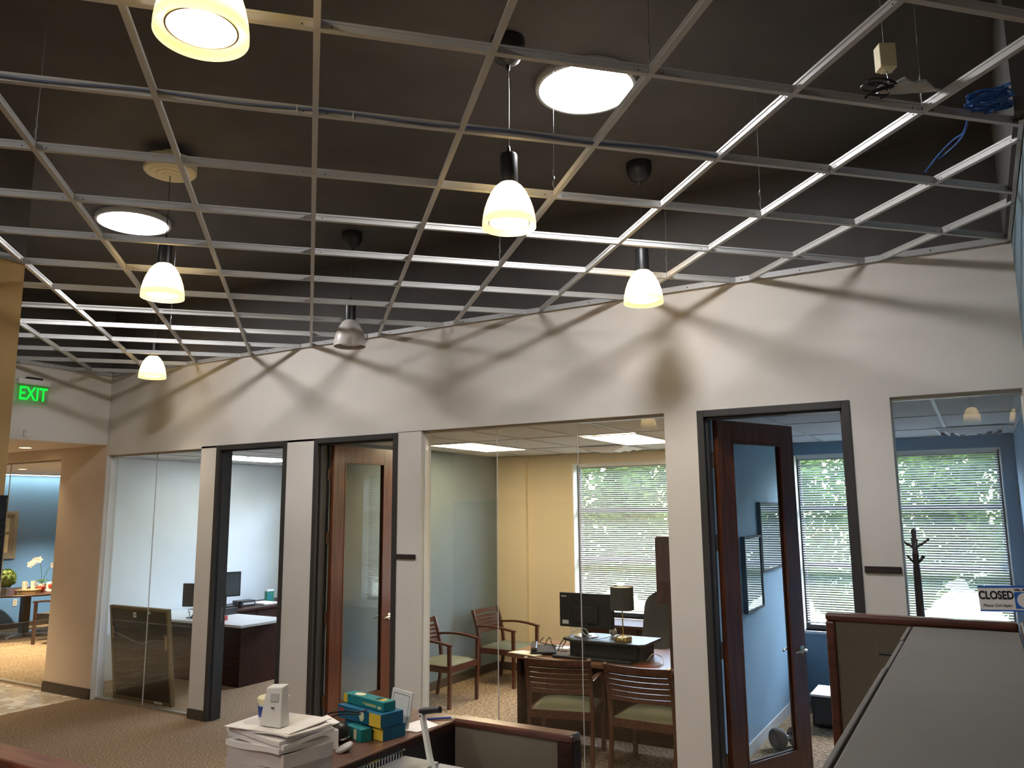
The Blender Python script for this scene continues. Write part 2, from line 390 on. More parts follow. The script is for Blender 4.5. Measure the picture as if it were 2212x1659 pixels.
struct('wall_column_upper', bx(-6.0, -5.262, .2, 2.69, GZ, DZ), 'deck', 'dark upper part of the column above the grid')
# inner office walls
struct('wall_conference_side', bx(-9.76, -9.62, YB, YXO, 0, DZ), 'coolwhite', 'cool white side wall of the leftmost office')
struct('wall_office_divider', bx(-5.78, -5.74, YB, YX, 0, DZ), 'coolwhite', 'white dividing wall of the leftmost office')
struct('wall_office_left', bx(-5.74, -5.69, YB, YX, 0, DZ), 'slate', 'blue grey side wall of the middle office')
struct('wall_office_right', bx(-1.98, -1.92, YB, YX, 0, DZ), 'cream', 'cream side wall of the middle office')
struct('wall_study_left', bx(-1.92, -1.87, YB, YX, 0, DZ), 'blue', 'blue side wall of the right office')
struct('wall_study_right', bx(.33, .47, YB, YX, 0, DZ), 'blue', 'blue right wall of the right office')
def ext_wall(name, xa, xb, wa, wb, m, label, z0=.74, z1=2.65):
    w = MB().box(xa, wa, YX, YXO, 0, DZ).box(wb, xb, YX, YXO, 0, DZ).box(wa, wb, YX, YXO, 0, z0).box(wa, wb, YX, YXO, z1, DZ)
    return struct(name, w, m, label)
ext_wall('wall_window_left', -9.62, -5.76, -8.9, -6.3, 'coolwhite', 'cool white window wall of the leftmost office')
wc = ext_wall('wall_window_middle', -5.76, -1.95, -4.57, -2.52, 'cream', 'cream window wall of the middle office')
MB().box(-5.69, -5.235, YX - .06, YX, 0, OZ).build('pilaster', 'cream', wc)
ext_wall('wall_window_right', -1.95, .5, -1.80, .21, 'blue', 'blue window wall of the right office')
# meeting room beyond the corridor
struct('wall_conference', bx(-15.62, -15.5, YB, YXO + 2, 0, DZ), 'confblue', 'bright blue wall of the far meeting room')
struct('wall_conference_back', bx(-15.62, -9.62, YXO + 1.9, YXO + 2, 0, DZ), 'confblue', 'blue back wall of the far meeting room')
struct('wall_conference_right', bx(-9.8, -9.76, YB, YXO + 2, 0, DZ), 'cream', 'cream wall of the far meeting room')
struct('ceiling_conference', bx(-15.5, -9.8, YB, YXO + 1.9, 2.80, 2.85), 'wall', 'plain white ceiling of the far meeting room')
struct('baseboard_conference', bx(-15.5, -15.485, YB, YXO + 1.9, 0, .1), 'baseb', 'brown rubber base along the bright blue wall')

# office ceilings with single tiles
def office_ceiling(name, x0, x1, y0, y1, label, holes=(), ox=0., oy=0.):
    base = struct(name, bx(x0, x1, y0, y1, OZ + .05, OZ + .07), 'tile', label)
    bars = MB(); nx = int((x1 - x0) / .61) + 2; ny = int((y1 - y0) / 1.22) + 2
    for i in range(-1, nx + 1):
        xa = x0 + ox + .61 * i
        if x0 + .02 < xa < x1 - .02: bars.box(xa - .012, xa + .012, y0, y1, OZ - .001, OZ + .03)
        for j in range(-1, ny + 1):
            ya = y0 + oy + 1.22 * j
            if i == 0 and y0 + .02 < ya < y1 - .02: bars.box(x0, x1, ya - .012, ya + .012, OZ, OZ + .03)
            a, b, c, d = max(xa, x0), min(xa + .61, x1), max(ya, y0), min(ya + 1.22, y1)
            if b - a < .03 or d - c < .03: continue
            if any(a < hx < b and c < hy < d for hx, hy in holes): continue
            bx(a + .004, b - .004, c + .004, d - .004, OZ + .006, OZ + .022).build('ceiling_tile', 'tile', base)
    bars.build('grid_bar', 'tee', base)
    # rim angle
    r = MB().box(x0, x1, y0, y0 + .022, OZ - .002, OZ + .001).box(x0, x1, y1 - .022, y1, OZ - .002, OZ + .001).box(x0, x0 + .022, y0, y1, OZ - .002, OZ + .001).box(x1 - .022, x1, y0, y1, OZ - .002, OZ + .001)
    r.build('rim_angle', 'tee', base); return base
MOX = -5.215 - (-5.69); MOY = 7.02 - YB - 1.22
office_ceiling('ceiling_office_left', -9.62, -5.78, YB, YX, 'white tiled ceiling of the leftmost office', ox=.3, oy=.2)
office_ceiling('ceiling_office_middle', -5.69, -1.98, YB, YX, 'white tiled ceiling of the middle office', holes=((-4.9, 7.6), (-3.08, 7.6)), ox=MOX, oy=MOY)
office_ceiling('ceiling_office_right', -1.87, .33, YB, YX, 'white tiled ceiling of the right office', ox=.42, oy=.15)

# baseboards
b = MB()
for a, c in ((-7.165, -6.915), (-5.885, -5.517), (-4.497, -4.236), (-1.986, -1.736), (-.701, -.458)):
    b.box(a, c, YW - .01, YW, 0, .1)
struct('baseboard_front', b, 'baseb', 'brown rubber base on the piers of the front wall')
b = MB().box(-9.772, -8.85, YW - .012, YW, 0, .115).box(-9.772, -8.85, YW - .018, YW, 0, .085).box(-9.772, -9.76, YW, YB, 0, .115).box(-8.85, -8.832, YW - .012, YG - .03, 0, .115)
struct('baseboard_pier', b, 'baseb', 'stepped brown base around the beige pier')
struct('baseboard_office', bx(-5.69, -5.68, YB, YX, 0, .1).box(-5.235, -1.98, YX - .012, YX, 0, .1).box(-5.69, -5.235, YX - .07, YX - .06, 0, .1), 'baseb', 'brown rubber base inside the middle office')
struct('baseboard_study', bx(-1.87, -1.858, YB, YX, 0, .1).box(-1.87, .33, YX - .012, YX, 0, .1), 'greyplastic', 'grey base along the blue wall of the right office')

# perimeter wall angle with rivets
def angle_trim(name, p0, p1, nrm, label):
    p0, p1, nrm = Vector(p0), Vector(p1), Vector(nrm); L = (p1 - p0).length; d = (p1 - p0).normalized()
    root = struct(name, MB().add([p0, p1, p1 + nrm * .022, p0 + nrm * .022, p0 + Vector((0, 0, .002)), p1 + Vector((0, 0, .002)), p1 + nrm * .022 + Vector((0, 0, .002)), p0 + nrm * .022 + Vector((0, 0, .002))],
        [(0, 1, 2, 3), (7, 6, 5, 4), (0, 4, 5, 1), (1, 5, 6, 2), (2, 6, 7, 3), (3, 7, 4, 0)]), 'tee', label)
    u = nrm * .003
    v = MB().add([p0, p1, p1 + u, p0 + u, p0 + Vector((0, 0, .045)), p1 + Vector((0, 0, .045)), p1 + u + Vector((0, 0, .045)), p0 + u + Vector((0, 0, .045))],
        [(0, 1, 2, 3), (7, 6, 5, 4), (0, 4, 5, 1), (1, 5, 6, 2), (2, 6, 7, 3), (3, 7, 4, 0)])
    v.build('upright_leg', 'tee', root)
    rm = MB().sphere((0, 0, 0), .005, 8, 5).mesh('rivet', 'blackmatte')
    k = .2
    while k < L:
        link('rivet', rm, root, 0, p0 + d * k + nrm * .003 + Vector((0, 0, .024))); k += .405
    return root
angle_trim('trim_1', (XH, YW - .001, GZ), (XS, YW - .001, GZ), (0, -1, 0), 'white metal wall angle along the top of the front wall')
angle_trim('trim_2', (XH + .001, 1.5, GZ), (XH + .001, YW, GZ), (1, 0, 0), 'white metal wall angle along the corridor header')
angle_trim('trim_3', (XS - .001, 3.8, GZ), (XS - .001, YW, GZ), (-1, 0, 0), 'white metal wall angle along the blue wall end')
angle_trim('trim_4', (-5.261, .2, GZ), (-5.261, 2.69, GZ), (1, 0, 0), 'white metal wall angle on the tan column')

# ---------------------------------------------------------------- glass bays
def bay(n, x0, x1, top, joints, label):
    root = tag(bpy.data.objects.new('window_%d' % n, None), label, None, None, 'structure'); COL.objects.link(root)
    fr = MB().box(x0, x1, YG - .025, YG + .025, top - .022, top).box(x0, x1, YG - .025, YG + .025, 0, .02)
    fr.build('channel', 'alum', root)
    MB().box(x0, x0 + .008, YG - .03, YG + .03, .02, top - .022).box(x1 - .008, x1, YG - .03, YG + .03, .02, top - .022).build('jamb_trim', 'white', root)
    xs = [x0 + .008] + joints + [x1 - .008]
    for a, c in zip(xs[:-1], xs[1:]):
        bx(a + .0015, c - .0015, YG - .005, YG + .005, .02, top - .022).build('glass_pane', 'glass', root)
    for j in joints: bx(j - .0015, j + .0015, YG - .006, YG + .006, .02, top - .022).build('silicone_joint', 'whitecable', root)
    return root
bay(1, -8.83, -7.165, 2.745, [-8.009], 'left floor-to-head glass bay with one joint')
bay(2, -4.236, -1.986, 2.77, [-3.494, -2.738], 'wide middle glass bay with two butt joints')
bay(3, -.458, .27, 2.77, [], 'right glass bay with the closed sign')
bay(4, -16.2, -9.76, 2.737, [-14.2, -12.7, -11.05], 'corridor glazing of the far meeting room')

# ---------------------------------------------------------------- doors
def door_frame(n, x0, x1, top, label):
    root = tag(bpy.data.objects.new('door_%d' % n, None), label, None, None, 'structure'); COL.objects.link(root)
    w = .05; ya, yb = YW - .012, YB + .012
    MB().box(x0, x0 + w, ya, yb, 0, top).build('jamb', 'charcoal', root, bevel=.003)
    MB().box(x1 - w, x1, ya, yb, 0, top).build('jamb', 'charcoal', root, bevel=.003)
    MB().box(x0 + w, x1 - w, ya, yb, top - w, top).build('head', 'charcoal', root, bevel=.003)
    MB().box(x0 + w, x0 + w + .016, YW + .03, YB - .045, 0, top - w).box(x1 - w - .016, x1 - w, YW + .03, YB - .045, 0, top - w).box(x0 + w, x1 - w, YW + .03, YB - .045, top - w - .016, top - w).build('door_stop', 'charcoal', root)
    return root
d1 = door_frame(1, -6.915, -5.885, 2.765, 'charcoal frame of the leftmost doorway standing open')
d2 = door_frame(2, -5.517, -4.497, 2.765, 'charcoal frame of the doorway beside the middle glass bay')
d3 = door_frame(3, -1.736, -.701, 2.77, 'charcoal frame of the doorway beside the right glass bay')
bx(-6.866, -6.862, YB - .07, YB - .03, .95, 1.10).build('strike_plate', 'metal', d1)
bx(-5.937, -5.934, YB - .07, YB - .03, .95, 1.10).build('strike_plate', 'metal', d1)
def leaf(name, label, hinge, ang, Wd=.91, H=2.70, st=.158, top=.155, bot=.26):
    """leaf in local coords: hinge at origin, runs along +x, thickness along y"""
    root = thing(name, label, 'door', (hinge[0], hinge[1], .012), ang)
    t = .022
    for a, c in ((0, st), (Wd - st, Wd)): stl = bx(a, c, -t, t, 0, H).build('stile', 'door', root, bevel=.002)
    bx(st, Wd - st, -t, t, H - top, H).build('rail', 'door', root, bevel=.002)
    bx(st, Wd - st, -t, t, 0, bot).build('rail', 'door', root, bevel=.002)
    g = .014
    b_ = MB()
    for s in (-1, 1):
        ya, yb = (t - .012, t + .003) if s > 0 else (-t - .003, -t + .012)
        b_.box(st, st + g, ya, yb, bot, H - top).box(Wd - st - g, Wd - st, ya, yb, bot, H - top).box(st + g, Wd - st - g, ya, yb, bot, bot + g).box(st + g, Wd - st - g, ya, yb, H - top - g, H - top)
    b_.build('glazing_bead', 'door', root)
    bx(st + .002, Wd - st - .002, -.003, .003, bot + .002, H - top - .002).build('glass_pane', 'doorglass', root)
    for s in (-1, 1):
        hd = MB().lathe([(.032, 0), (.032, .008), (.026, .012), (.013, .014), (.011, .05)], 20, (Wd - .06, s * t, .98), True, True, Matrix.Rotation(-s * PI / 2, 3, 'X'))
        hd.tube(spline([(Wd - .06, s * (t + .045), .98), (Wd - .10, s * (t + .05), .982), (Wd - .15, s * (t + .045), .978), (Wd - .175, s * (t + .03), .972)]), [.011] * 6 + [.010] * 6 + [.009] * 7, 10)
        hd.build('lever_handle', 'metal', stl, smooth=True)
    hm = MB().box(-.035, .03, t, t + .004, 0, .115).lathe([(.008, -.002), (.008, .117)], 12, (-.004, t + .006, 0)).mesh('hinge', 'metal', True)
    for z in (.25, 1.0, 1.75, 2.35): link('hinge', hm, root, 0, (0, 0, z))
    return root
leaf('office_door', 'brown wooden glazed door standing ajar in the middle doorway', (-5.425, YB + .004), math.radians(89))
leaf('office_door', 'dark wooden glazed door swung open into the right office', (-1.655, YB + .004), math.radians(66))

# ---------------------------------------------------------------- windows and blinds
def window(n, x0, x1, z0, z1, label, mull=(1.43, 2.05)):
    root = tag(bpy.data.objects.new('window_%d' % n, None), label, None, None, 'structure'); COL.objects.link(root)
    y0, y1 = YXO - .09, YXO - .03; w = .05
    MB().box(x0, x0 + w, y0, y1, z0, z1).box(x1 - w, x1, y0, y1, z0, z1).box(x0 + w, x1 - w, y0, y1, z0, z0 + w).box(x0 + w, x1 - w, y0, y1, z1 - w, z1).build('frame', 'charcoal', root)
    zz = [z0 + w] + list(mull) + [z1 - w]
    for m_ in mull: bx(x0 + w, x1 - w, y0, y1, m_ - .025, m_ + .025).build('mullion', 'charcoal', root)
    for a, c in zip(zz[:-1], zz[1:]):
        bx(x0 + w, x1 - w, (y0 + y1) / 2 - .003, (y0 + y1) / 2 + .003, a + .0, c).build('pane', 'winglass', root)
    MB().box(x0 - .0, x1 + .0, YX - .03, y0, z0 - .025, z0).build('sill', 'white', root)
    MB().box(x0, x0 + .012, YX, y0, z0, z1).box(x1 - .012, x1, YX, y0, z0, z1).box(x0, x1, YX, y0, z1 - .012, z1).build('reveal', 'white', root)
    return root
window(5, -4.57, -2.52, .74, 2.65, 'three-light window of the middle office')
window(6, -1.80, .21, .74, 2.65, 'three-light window of the right office')
window(7, -8.9, -6.3, .74, 2.65, 'window of the leftmost office')
def blind(label, x0, x1, zt, zb, tilt, pitch=.0255):
    root = thing('window_blind', label, 'blind', ((x0 + x1) / 2, YX + .05, zt))
    L = x1 - x0
    bx(-L / 2, L / 2, -.015, .015, -.03, 0).build('head_rail', 'white', root)
    n = int((zt - zb - .05) / pitch)
    vs = []; K = 4
    for k in range(K + 1):
        u = k / K - .5; vs.append((u * .025, .0022 * (1 - 4 * u * u)))
    mb = MB(); v = []
    for sx in (-L / 2 + .004, L / 2 - .004):
        for y, z in vs: v.append((sx, y, z))
    mb.add(v, [(k, k + 1, K + 1 + k + 1, K + 1 + k) for k in range(K)])
    me = mb.mesh('slat', 'slat', True)
    for i in range(n):
        link('slat', me, root, 0, (0, 0, -.045 - pitch * i), (math.radians(tilt + random.uniform(-1.5, 1.5)), 0, random.uniform(-.0006, .0006)))
    bx(-L / 2, L / 2, -.011, .011, -.045 - pitch * n - .012, -.045 - pitch * n).build('bottom_rail', 'white', root)
    cm = MB()
    for k in (-.38, -.13, .13, .38): cm.tube([(L * k, -.014, -.03), (L * k, -.014, -.045 - pitch * n)], .0009, 4)
    cm.build('ladder_cord', 'white', root); return root
blind('white mini blind in the window behind the desk lamp', -4.50, -2.56, 2.635, .82, 29)
blind('unseen white mini blind added to block sun in the leftmost office', -8.86, -6.34, 2.635, .80, 29)  # added out of sight to keep sun patches off the credenza
blind('white mini blind in the blue office beside the coat rack', -1.76, .18, 2.635, .80, 29)

# ---------------------------------------------------------------- suspended grid (square 2 ft module turned 45 degrees to the wall)
D0, D1, N0, N1 = .71017, -.70403, .70403, .71017
GX, GY, CELL = -.02056, 2.54076, .61
def gw(i, j):
    xx, yy = GX + CELL * i, GY + CELL * j
    return Vector((xx * D0 + yy * D1, xx * N0 + yy * N1, GZ))
def inside(p):
    x_, y_ = p.x, p.y
    if y_ > YW - .002 or x_ < XH + .002 or y_ < -.6 or x_ > 2.2: return False
    if x_ > XS - .002 and y_ > 3.78: return False
    if x_ < -5.262 and y_ < 2.69 and x_ > -6.0: return False
    if x_ < -6.0 and y_ < 2.0: return False
    return True
grid = thing('ceiling_grid', 'bare white metal ceiling grid without tiles', None, (0, 0, 0), kind='structure')
tee_cache = {}
def tee_mesh(L, kind):
    key = (round(L, 3), kind)
    if key not in tee_cache:
        m = MB().box(-.012, .012, 0, L, 0, .0016).box(-.0012, .0012, 0, L, .0016, .031).box(-.0035, .0035, 0, L, .031, .041)
        if kind == 'cross_tee' and L > .3:
            m.box(-.003, .003, .004, .03, .006, .026).box(-.003, .003, L - .03, L - .004, .006, .026)
        tee_cache[key] = m.mesh(kind, 'tee')
    return tee_cache[key]
hole_me = MB().lathe([(.003, -.0026), (.003, .0026)], 8, (0, 0, 0), True, True, Matrix.Rotation(PI / 2, 3, 'Y')).mesh('tee_hole', 'blackmatte')
def tee(a, b, kind, gap=.0, z=0.0):
    N = max(2, int((b - a).length / .01)); best = None; cur = None
    for k in range(N + 1):
        p = a.lerp(b, k / N)
        if inside(p):
            if cur is None: cur = [k, k]
            cur[1] = k
            if best is None or cur[1] - cur[0] > best[1] - best[0]: best = list(cur)
        else: cur = None
    if not best or best[1] - best[0] < 4: return
    p, q = a.lerp(b, best[0] / N), a.lerp(b, best[1] / N)
    d = (q - p).normalized(); p = p + d * gap; L = (q - p).length - gap
    o = link(kind, tee_mesh(L, kind), grid, 0, (p.x, p.y, p.z + z), (0, 0, math.atan2(-d.x, d.y)))
    if kind == 'cross_tee':
        for yy in (.045, L - .045):
            link('tee_hole', hole_me, o, 0, (0, yy, .016))
for i in range(-12, 10):
    if i in (-8, -6, -4, -2, 0, 2):
        tee(gw(i, -5), gw(i, 16), 'main_tee', z=.0004)
    else:
        for j in range(-5, 16): tee(gw(i, j), gw(i, j + 1), 'cross_tee', .004)
for j in range(-5, 16):
    for i in range(-12, 9, 2): tee(gw(i, j), gw(i + 2, j), 'cross_tee', .004, -.0003)
# suspension wires
def hanger(i, j, label, t=.0):
    p = gw(i, j + t)
    w = MB().tube([(p.x, p.y, GZ + .03), (p.x + .01, p.y, DZ)], .0014, 5)
    hx = [(p.x + .006 * math.cos(k * .9), p.y + .006 * math.sin(k * .9), GZ + .045 + .009 * k) for k in range(14)]
    w.tube(hx, .0013, 4)
    tag(w.build('hanger_wire', 'wire'), label, 'wire', 'grid hanger wires')
for i, j, l in ((-2, 2, 'hanger wire above the far left main tee'), (0, 0, 'hanger wire at the top centre of the grid'), (2, 2, 'hanger wire right of the pendant below the round skylight'), (2, 4, 'hanger wire under the pendant lamp in front of the wall'),
                (4, 2, 'hanger wire dropping to the bright right-hand tee'), (4, 4, 'hanger wire beside the pendant nearest the wall'), (-2, 8, 'hanger wire behind the second lowest pendant'), (2, 0, 'hanger wire at the right edge of the large skylight'),
                (-4, 7, 'hanger wire near the exit sign'), (4, 0, 'hanger wire above the gathered black cables')):
    hanger(i, j, l)

# ---------------------------------------------------------------- round skylights
def skylight(x_, y_, label, grp='round tubular skylights'):
    root = thing('tubular_skylight', label, 'skylight', (x_, y_, DZ - .03), group=grp)
    MB().lathe([(.268, .03), (.285, .03), (.288, 0), (.283, -.012), (.266, -.012), (.262, 0)], 48, (0, 0, 0), False, False).build('trim_ring', 'greyplastic', root, smooth=True)
    MB().lathe([(.262, -.002), (.2, -.006), (.1, -.008), (.001, -.009)], 48, (0, 0, 0), False, True).build('diffuser', 'sky_emit', root, smooth=True)
skylight(-1.735, 3.82, 'large round bright skylight right of the ceiling centre')
skylight(-5.82, 3.79, 'smaller looking round bright skylight at the left')
skylight(-1.755, -1.2, 'unseen round skylight added behind the viewpoint for fill, right one')  # added out of view to fill the open office with light
skylight(-5.95 + .9, -.35, 'unseen round skylight added behind the viewpoint for fill, left one')  # second added skylight, unseen, lifts the room light

# ---------------------------------------------------------------- pendant lamps
SH = [(.134, 0), (.1335, .026), (.129, .060), (.121, .098), (.107, .140), (.089, .178), (.068, .209), (.047, .227), (.042, .231)]
shade_on = MB().lathe(SH, 48, (0, 0, 0), False, False).mesh('shade', 'shade', True)
shade_off = MB().lathe(SH + [(.040, .229), (.045, .223), (.066, .205), (.086, .175), (.104, .138), (.118, .097), (.126, .060), (.1305, .026), (.131, .001), (.134, 0)], 48, (0, 0, 0), False, False).mesh('shade', 'shadeoff', True)
neck_me = MB().lathe([(.0, .227), (.045, .227), (.046, .26), (.045, .372), (.041, .384), (.012, .388), (.008, .425), (.004, .43)], 28, (0, 0, 0), False, True).mesh('lamp_neck', 'black', True)
lens_me = MB().lathe([(.098, .028), (.09, .022), (.05, .019), (.001, .018)], 40, (0, 0, 0), False, True).mesh('lens', 'pend_emit', True)
lensoff_me = MB().lathe([(.098, .028), (.09, .022), (.05, .019), (.001, .018)], 40, (0, 0, 0), False, True).mesh('lens', 'shadeoff', True)
ring_me = MB().lathe([(.098, .03), (.104, .03), (.104, .022), (.098, .022), (.098, .03)], 40, (0, 0, 0), False, False).mesh('lens_ring', 'metal', True)
dome_me = MB().lathe([(.006, -.17), (.010, -.165), (.012, -.14), (.03, -.135), (.06, -.115), (.082, -.075), (.088, -.04), (.088, 0)], 32, (0, 0, 0), True, True).mesh('canopy', 'black', True)
disc_me = MB().lathe([(.016, -.17), (.048, -.17), (.052, -.165), (.084, -.165), (.088, -.158), (.12, -.158), (.125, -.150), (.157, -.150), (.166, -.140), (.168, -.085), (.164, -.065), (.05, -.06), (.05, 0)], 48, (0, 0, 0), True, True).mesh('canopy', 'palecream', True)
def pendant(x_, y_, label, on=True, white=False, z=3.45):
    root = thing('pendant_lamp', label, 'pendant lamp', (x_, y_, z), group='bell pendant lamps')
    link('shade', shade_on if on else shade_off, root); link('lamp_neck', neck_me, root)
    link('lens', lens_me if on else lensoff_me, root); link('lens_ring', ring_me, root)
    link('canopy', disc_me if white else dome_me, root, 0, (0, 0, DZ - z))
    MB().tube([(0, 0, .425), (.004, 0, .7), (0, 0, DZ - z - .09)], .003, 6).build('cord', 'black', root)
    if on:
        ld = bpy.data.lights.new('pendant_bulb', 'POINT'); ld.energy = PENDANT_W; ld.shadow_soft_size = .025; ld.color = (1, .80, .50)
        lo = bpy.data.objects.new('bulb', ld); COL.objects.link(lo); lo.parent = root; lo.location = (0, 0, .17)
        sp_ = bpy.data.lights.new('pendant_reflector', 'SPOT'); sp_.energy = PENDANT_SPOT; sp_.spot_size = math.radians(92); sp_.spot_blend = 1.0; sp_.shadow_soft_size = .06; sp_.color = (1, .80, .52)
        lo = bpy.data.objects.new('reflector_lamp', sp_); COL.objects.link(lo); lo.parent = root; lo.location = (0, 0, .012)
    return root
pendant(-1.856, 1.381, 'largest lit pendant lamp cut off by the top edge')
pendant(-1.900, 3.228, 'lit pendant lamp in the centre below the round skylight')
pendant(-1.868, 4.972, 'lit pendant lamp hanging closest to the white front wall')
pendant(-4.52, 4.985, 'unlit pendant lamp with a grey white shade', on=False)
pendant(-4.485, 3.158, 'lit pendant lamp under the round white stepped canopy', white=True)
pendant(-7.304, 5.083, 'smallest lit pendant lamp near the exit sign corner')
pendant(-.014, -3.69, 'pendant lamp mirrored in the right glass bay')
pendant(.65, -4.15, 'pendant lamp at the back beside the mirrored one')
pendant(-1.95, -.47, 'unseen pendant lamp added right behind the viewpoint for warm fill')  # unseen lamp added for warm fill on floor and lower walls
pendant(-1.95, -2.37, 'unseen pendant lamp added second behind the viewpoint for warm fill')  # another unseen fill lamp, added to warm the room
pendant(-4.8, -1.38, 'unseen pendant lamp added behind the viewpoint over the aisle for warm fill')  # also added out of view as warm fill

# ---------------------------------------------------------------- troffers, vents, downlights
def troffer(x0, y0, label, em='trof_emit'):
    root = thing('ceiling_troffer', label, 'ceiling light', (x0, y0, OZ), group='lit troffers')
    w, l = .585, 1.195
    MB().box(-.012, .012, -.012, l + .012, -.008, -.001).box(w - .012, w + .012, -.012, l + .012, -.008, -.001).box(.012, w - .012, -.012, .012, -.008, -.001).box(.012, w - .012, l - .012, l + .012, -.008, -.001).build('frame', 'tee', root)
    MB().box(.012, w - .012, .012, l - .012, -.006, -.002).build('lens', em, root)
troffer(-8.82, 6.93, 'cool ceiling light over the credenza of the leftmost office', 'cool_emit')
troffer(-5.20, 7.03, 'lit rectangular ceiling light over the two side chairs')
troffer(-3.38, 7.10, 'lit rectangular ceiling light over the office desk')
def vent(x_, y_, label):
    root = thing('ceiling_vent', label, 'air vent', (x_, y_, OZ - .004), group='square ceiling diffusers')
    for k, (a, b_) in enumerate(((.29, .25), (.22, .17), (.14, .09))):
        zz = -.012 * k
        m = MB()
        for q in range(4):
            A = PI / 2 * q; c, s = math.cos(A), math.sin(A)
            P = [(-a, -a, 0 + zz), (a, -a, 0 + zz), (b_, -b_, -.028 + zz), (-b_, -b_, -.028 + zz), (-a, -a, .003 + zz), (a, -a, .003 + zz), (b_, -b_, -.025 + zz), (-b_, -b_, -.025 + zz)]
            m.add([(x * c - y * s, x * s + y * c, z) for x, y, z in P], [(0, 1, 2, 3), (7, 6, 5, 4), (0, 4, 5, 1), (1, 5, 6, 2), (2, 6, 7, 3), (3, 7, 4, 0)])
        m.build('vane_ring', 'white', root)
    bx(-.05, .05, -.05, .05, -.052, -.048).build('centre_plate', 'white', root)
    bx(-.3, .3, -.3, .3, 0, .004).build('backing', 'greyplastic', root)
vent(-3.72, 8.62, 'square air diffuser in the middle office ceiling')
vent(-.03, 8.55, 'square air diffuser in the right office ceiling')
def downlight(x_, y_, z, label, W_=25):
    root = thing('recessed_downlight', label, 'ceiling light', (x_, y_, z), group='recessed downlights')
    MB().lathe([(.085, -.004), (.07, -.006), (.065, 0)], 28, (0, 0, 0), False, False).build('trim_ring', 'white', root, smooth=True)
    MB().lathe([(.066, -.001), (.0005, -.001)], 28, (0, 0, 0), False, True).build('lens', 'can_emit', root)
    ld = bpy.data.lights.new('downlight_lamp', 'SPOT'); ld.energy = W_; ld.spot_size = 1.7; ld.spot_blend = .7; ld.color = (1, .78, .5); ld.shadow_soft_size = .05
    lo = bpy.data.objects.new('bulb', ld); COL.objects.link(lo); lo.parent = root; lo.location = (0, 0, -.02)
downlight(-9.95, 5.28, 2.864, 'corridor downlight washing the beige pier', 14)
downlight(-10.9, 4.4, 2.864, 'corridor downlight over the marble floor', 300)
downlight(-12.0, 7.4, 2.80, 'meeting room downlight nearer the glass', 800)
downlight(-13.6, 7.2, 2.80, 'meeting room downlight above the dark chair', 800)
downlight(-14.2, 8.6, 2.80, 'meeting room downlight near the blue wall', 800)
sl = thing('slot_light', 'long warm slot light along the blue meeting room wall', 'ceiling light', (-15.35, 7.0, 2.797))
bx(-.12, .12, -1.1, 3.2, -.012, 0).build('housing', 'white', sl); bx(-.10, .10, -1.08, 3.18, -.016, -.012).build('lens', 'slot_emit', sl)

# ---------------------------------------------------------------- small wall items
ex = thing('exit_sign', 'green lit exit sign hanging on the corridor header', 'exit sign', (XH + .05, 4.70, 3.25))
bx(-.03, .03, -.17, .17, .205, .262).build('housing', 'white', ex, bevel=.004)
bx(-.028, .03, -.08, .08, .262, .285).build('mount', 'blackmatte', ex)
acp = bx(-.004, .004, -.165, .165, 0, .205).build('acrylic_panel', 'acrylic', ex)
text('exit_lettering', 'EXIT', .205, 'exit_emit', acp, (.0065, 0, .100), (PI / 2, 0, PI / 2), .001, wscale=.72, bold=.004)
sn = thing('motion_sensor', 'small white sensor on the corridor header', 'sensor', (XH, 4.685, 2.93))
bx(0, .03, -.025, .025, -.035, .04).build('sensor_body', 'white', sn, bevel=.008)
bx(.03, .033, -.012, .012, .005, .02).build('sensor_window', 'greyplastic', sn)
def nameplate(xc, zc, label):
    o = thing('name_plate', label, 'name plate', (xc, YW, zc), group='dark door name plates')
    bx(-.107, .107, -.012, 0, -.021, .021).build('plate', 'dark', o, bevel=.002)
    MB().box(-.103, .103, -.014, -.012, .012, .016).box(-.103, .103, -.014, -.012, -.016, -.012).build('holder_lip', 'dark', o)
nameplate(-4.39, 1.67, 'dark name plate between the middle doorway and glass bay')
nameplate(-.577, 1.672, 'dark name plate between the right doorway and glass bay')

# closed sign hung on the glass
cs = thing('closed_sign', 'blue and cream closed sign hung in the right glass bay', 'sign', (.09, YG - .02, 1.52), rot=(0, math.radians(-2.2), 0))
brd = bx(-.155, .155, -.002, .002, -.075, .075).build('board', 'signwhite', cs)
bx(-.155, .155, -.0028, -.002, .063, .075).box(-.155, .155, -.0028, -.002, -.075, -.066).build('border', 'signblue', brd)
text('sign_lettering', 'CLOSED', .066, 'ink', brd, (-.063, -.003, .018), (PI / 2, 0, 0), .0004, wscale=.74, bold=.0022)
text('sign_script', 'Please Call Again', .022, 'ink', brd, (-.063, -.003, -.04), (PI / 2, 0, 0), .0003, shear=.35)
text('sign_heading', 'WILL RETURN', .017, 'ink', brd, (.085, -.003, .05), (PI / 2, 0, 0), .0004, bold=.0006)
bx(.03, .14, -.003, -.0022, -.058, .038).build('clock_panel', 'signblue', brd)
MB().lathe([(.044, 0), (.044, .0008)], 32, (.085, -.0032, -.010), True, True, Matrix.Rotation(PI / 2, 3, 'X')).build('clock_face', 'signwhite', brd)
MB().box(.083, .087, -.0048, -.0042, -.012, .018).box(.083, .108, -.0048, -.0042, -.012, -.008).build('clock_hand', 'red', brd)
hk = thing('suction_hook', 'clear suction cup hook on the right glass bay', 'hook', (.09, YG - .006, 1.70))
MB().lathe([(.028, 0), (.026, .003), (.014, .007), (.006, .01), (.005, .014)], 28, (0, 0, 0), True, True, Matrix.Rotation(PI / 2, 3, 'X')).build('suction_cup', 'clear', hk, smooth=True)
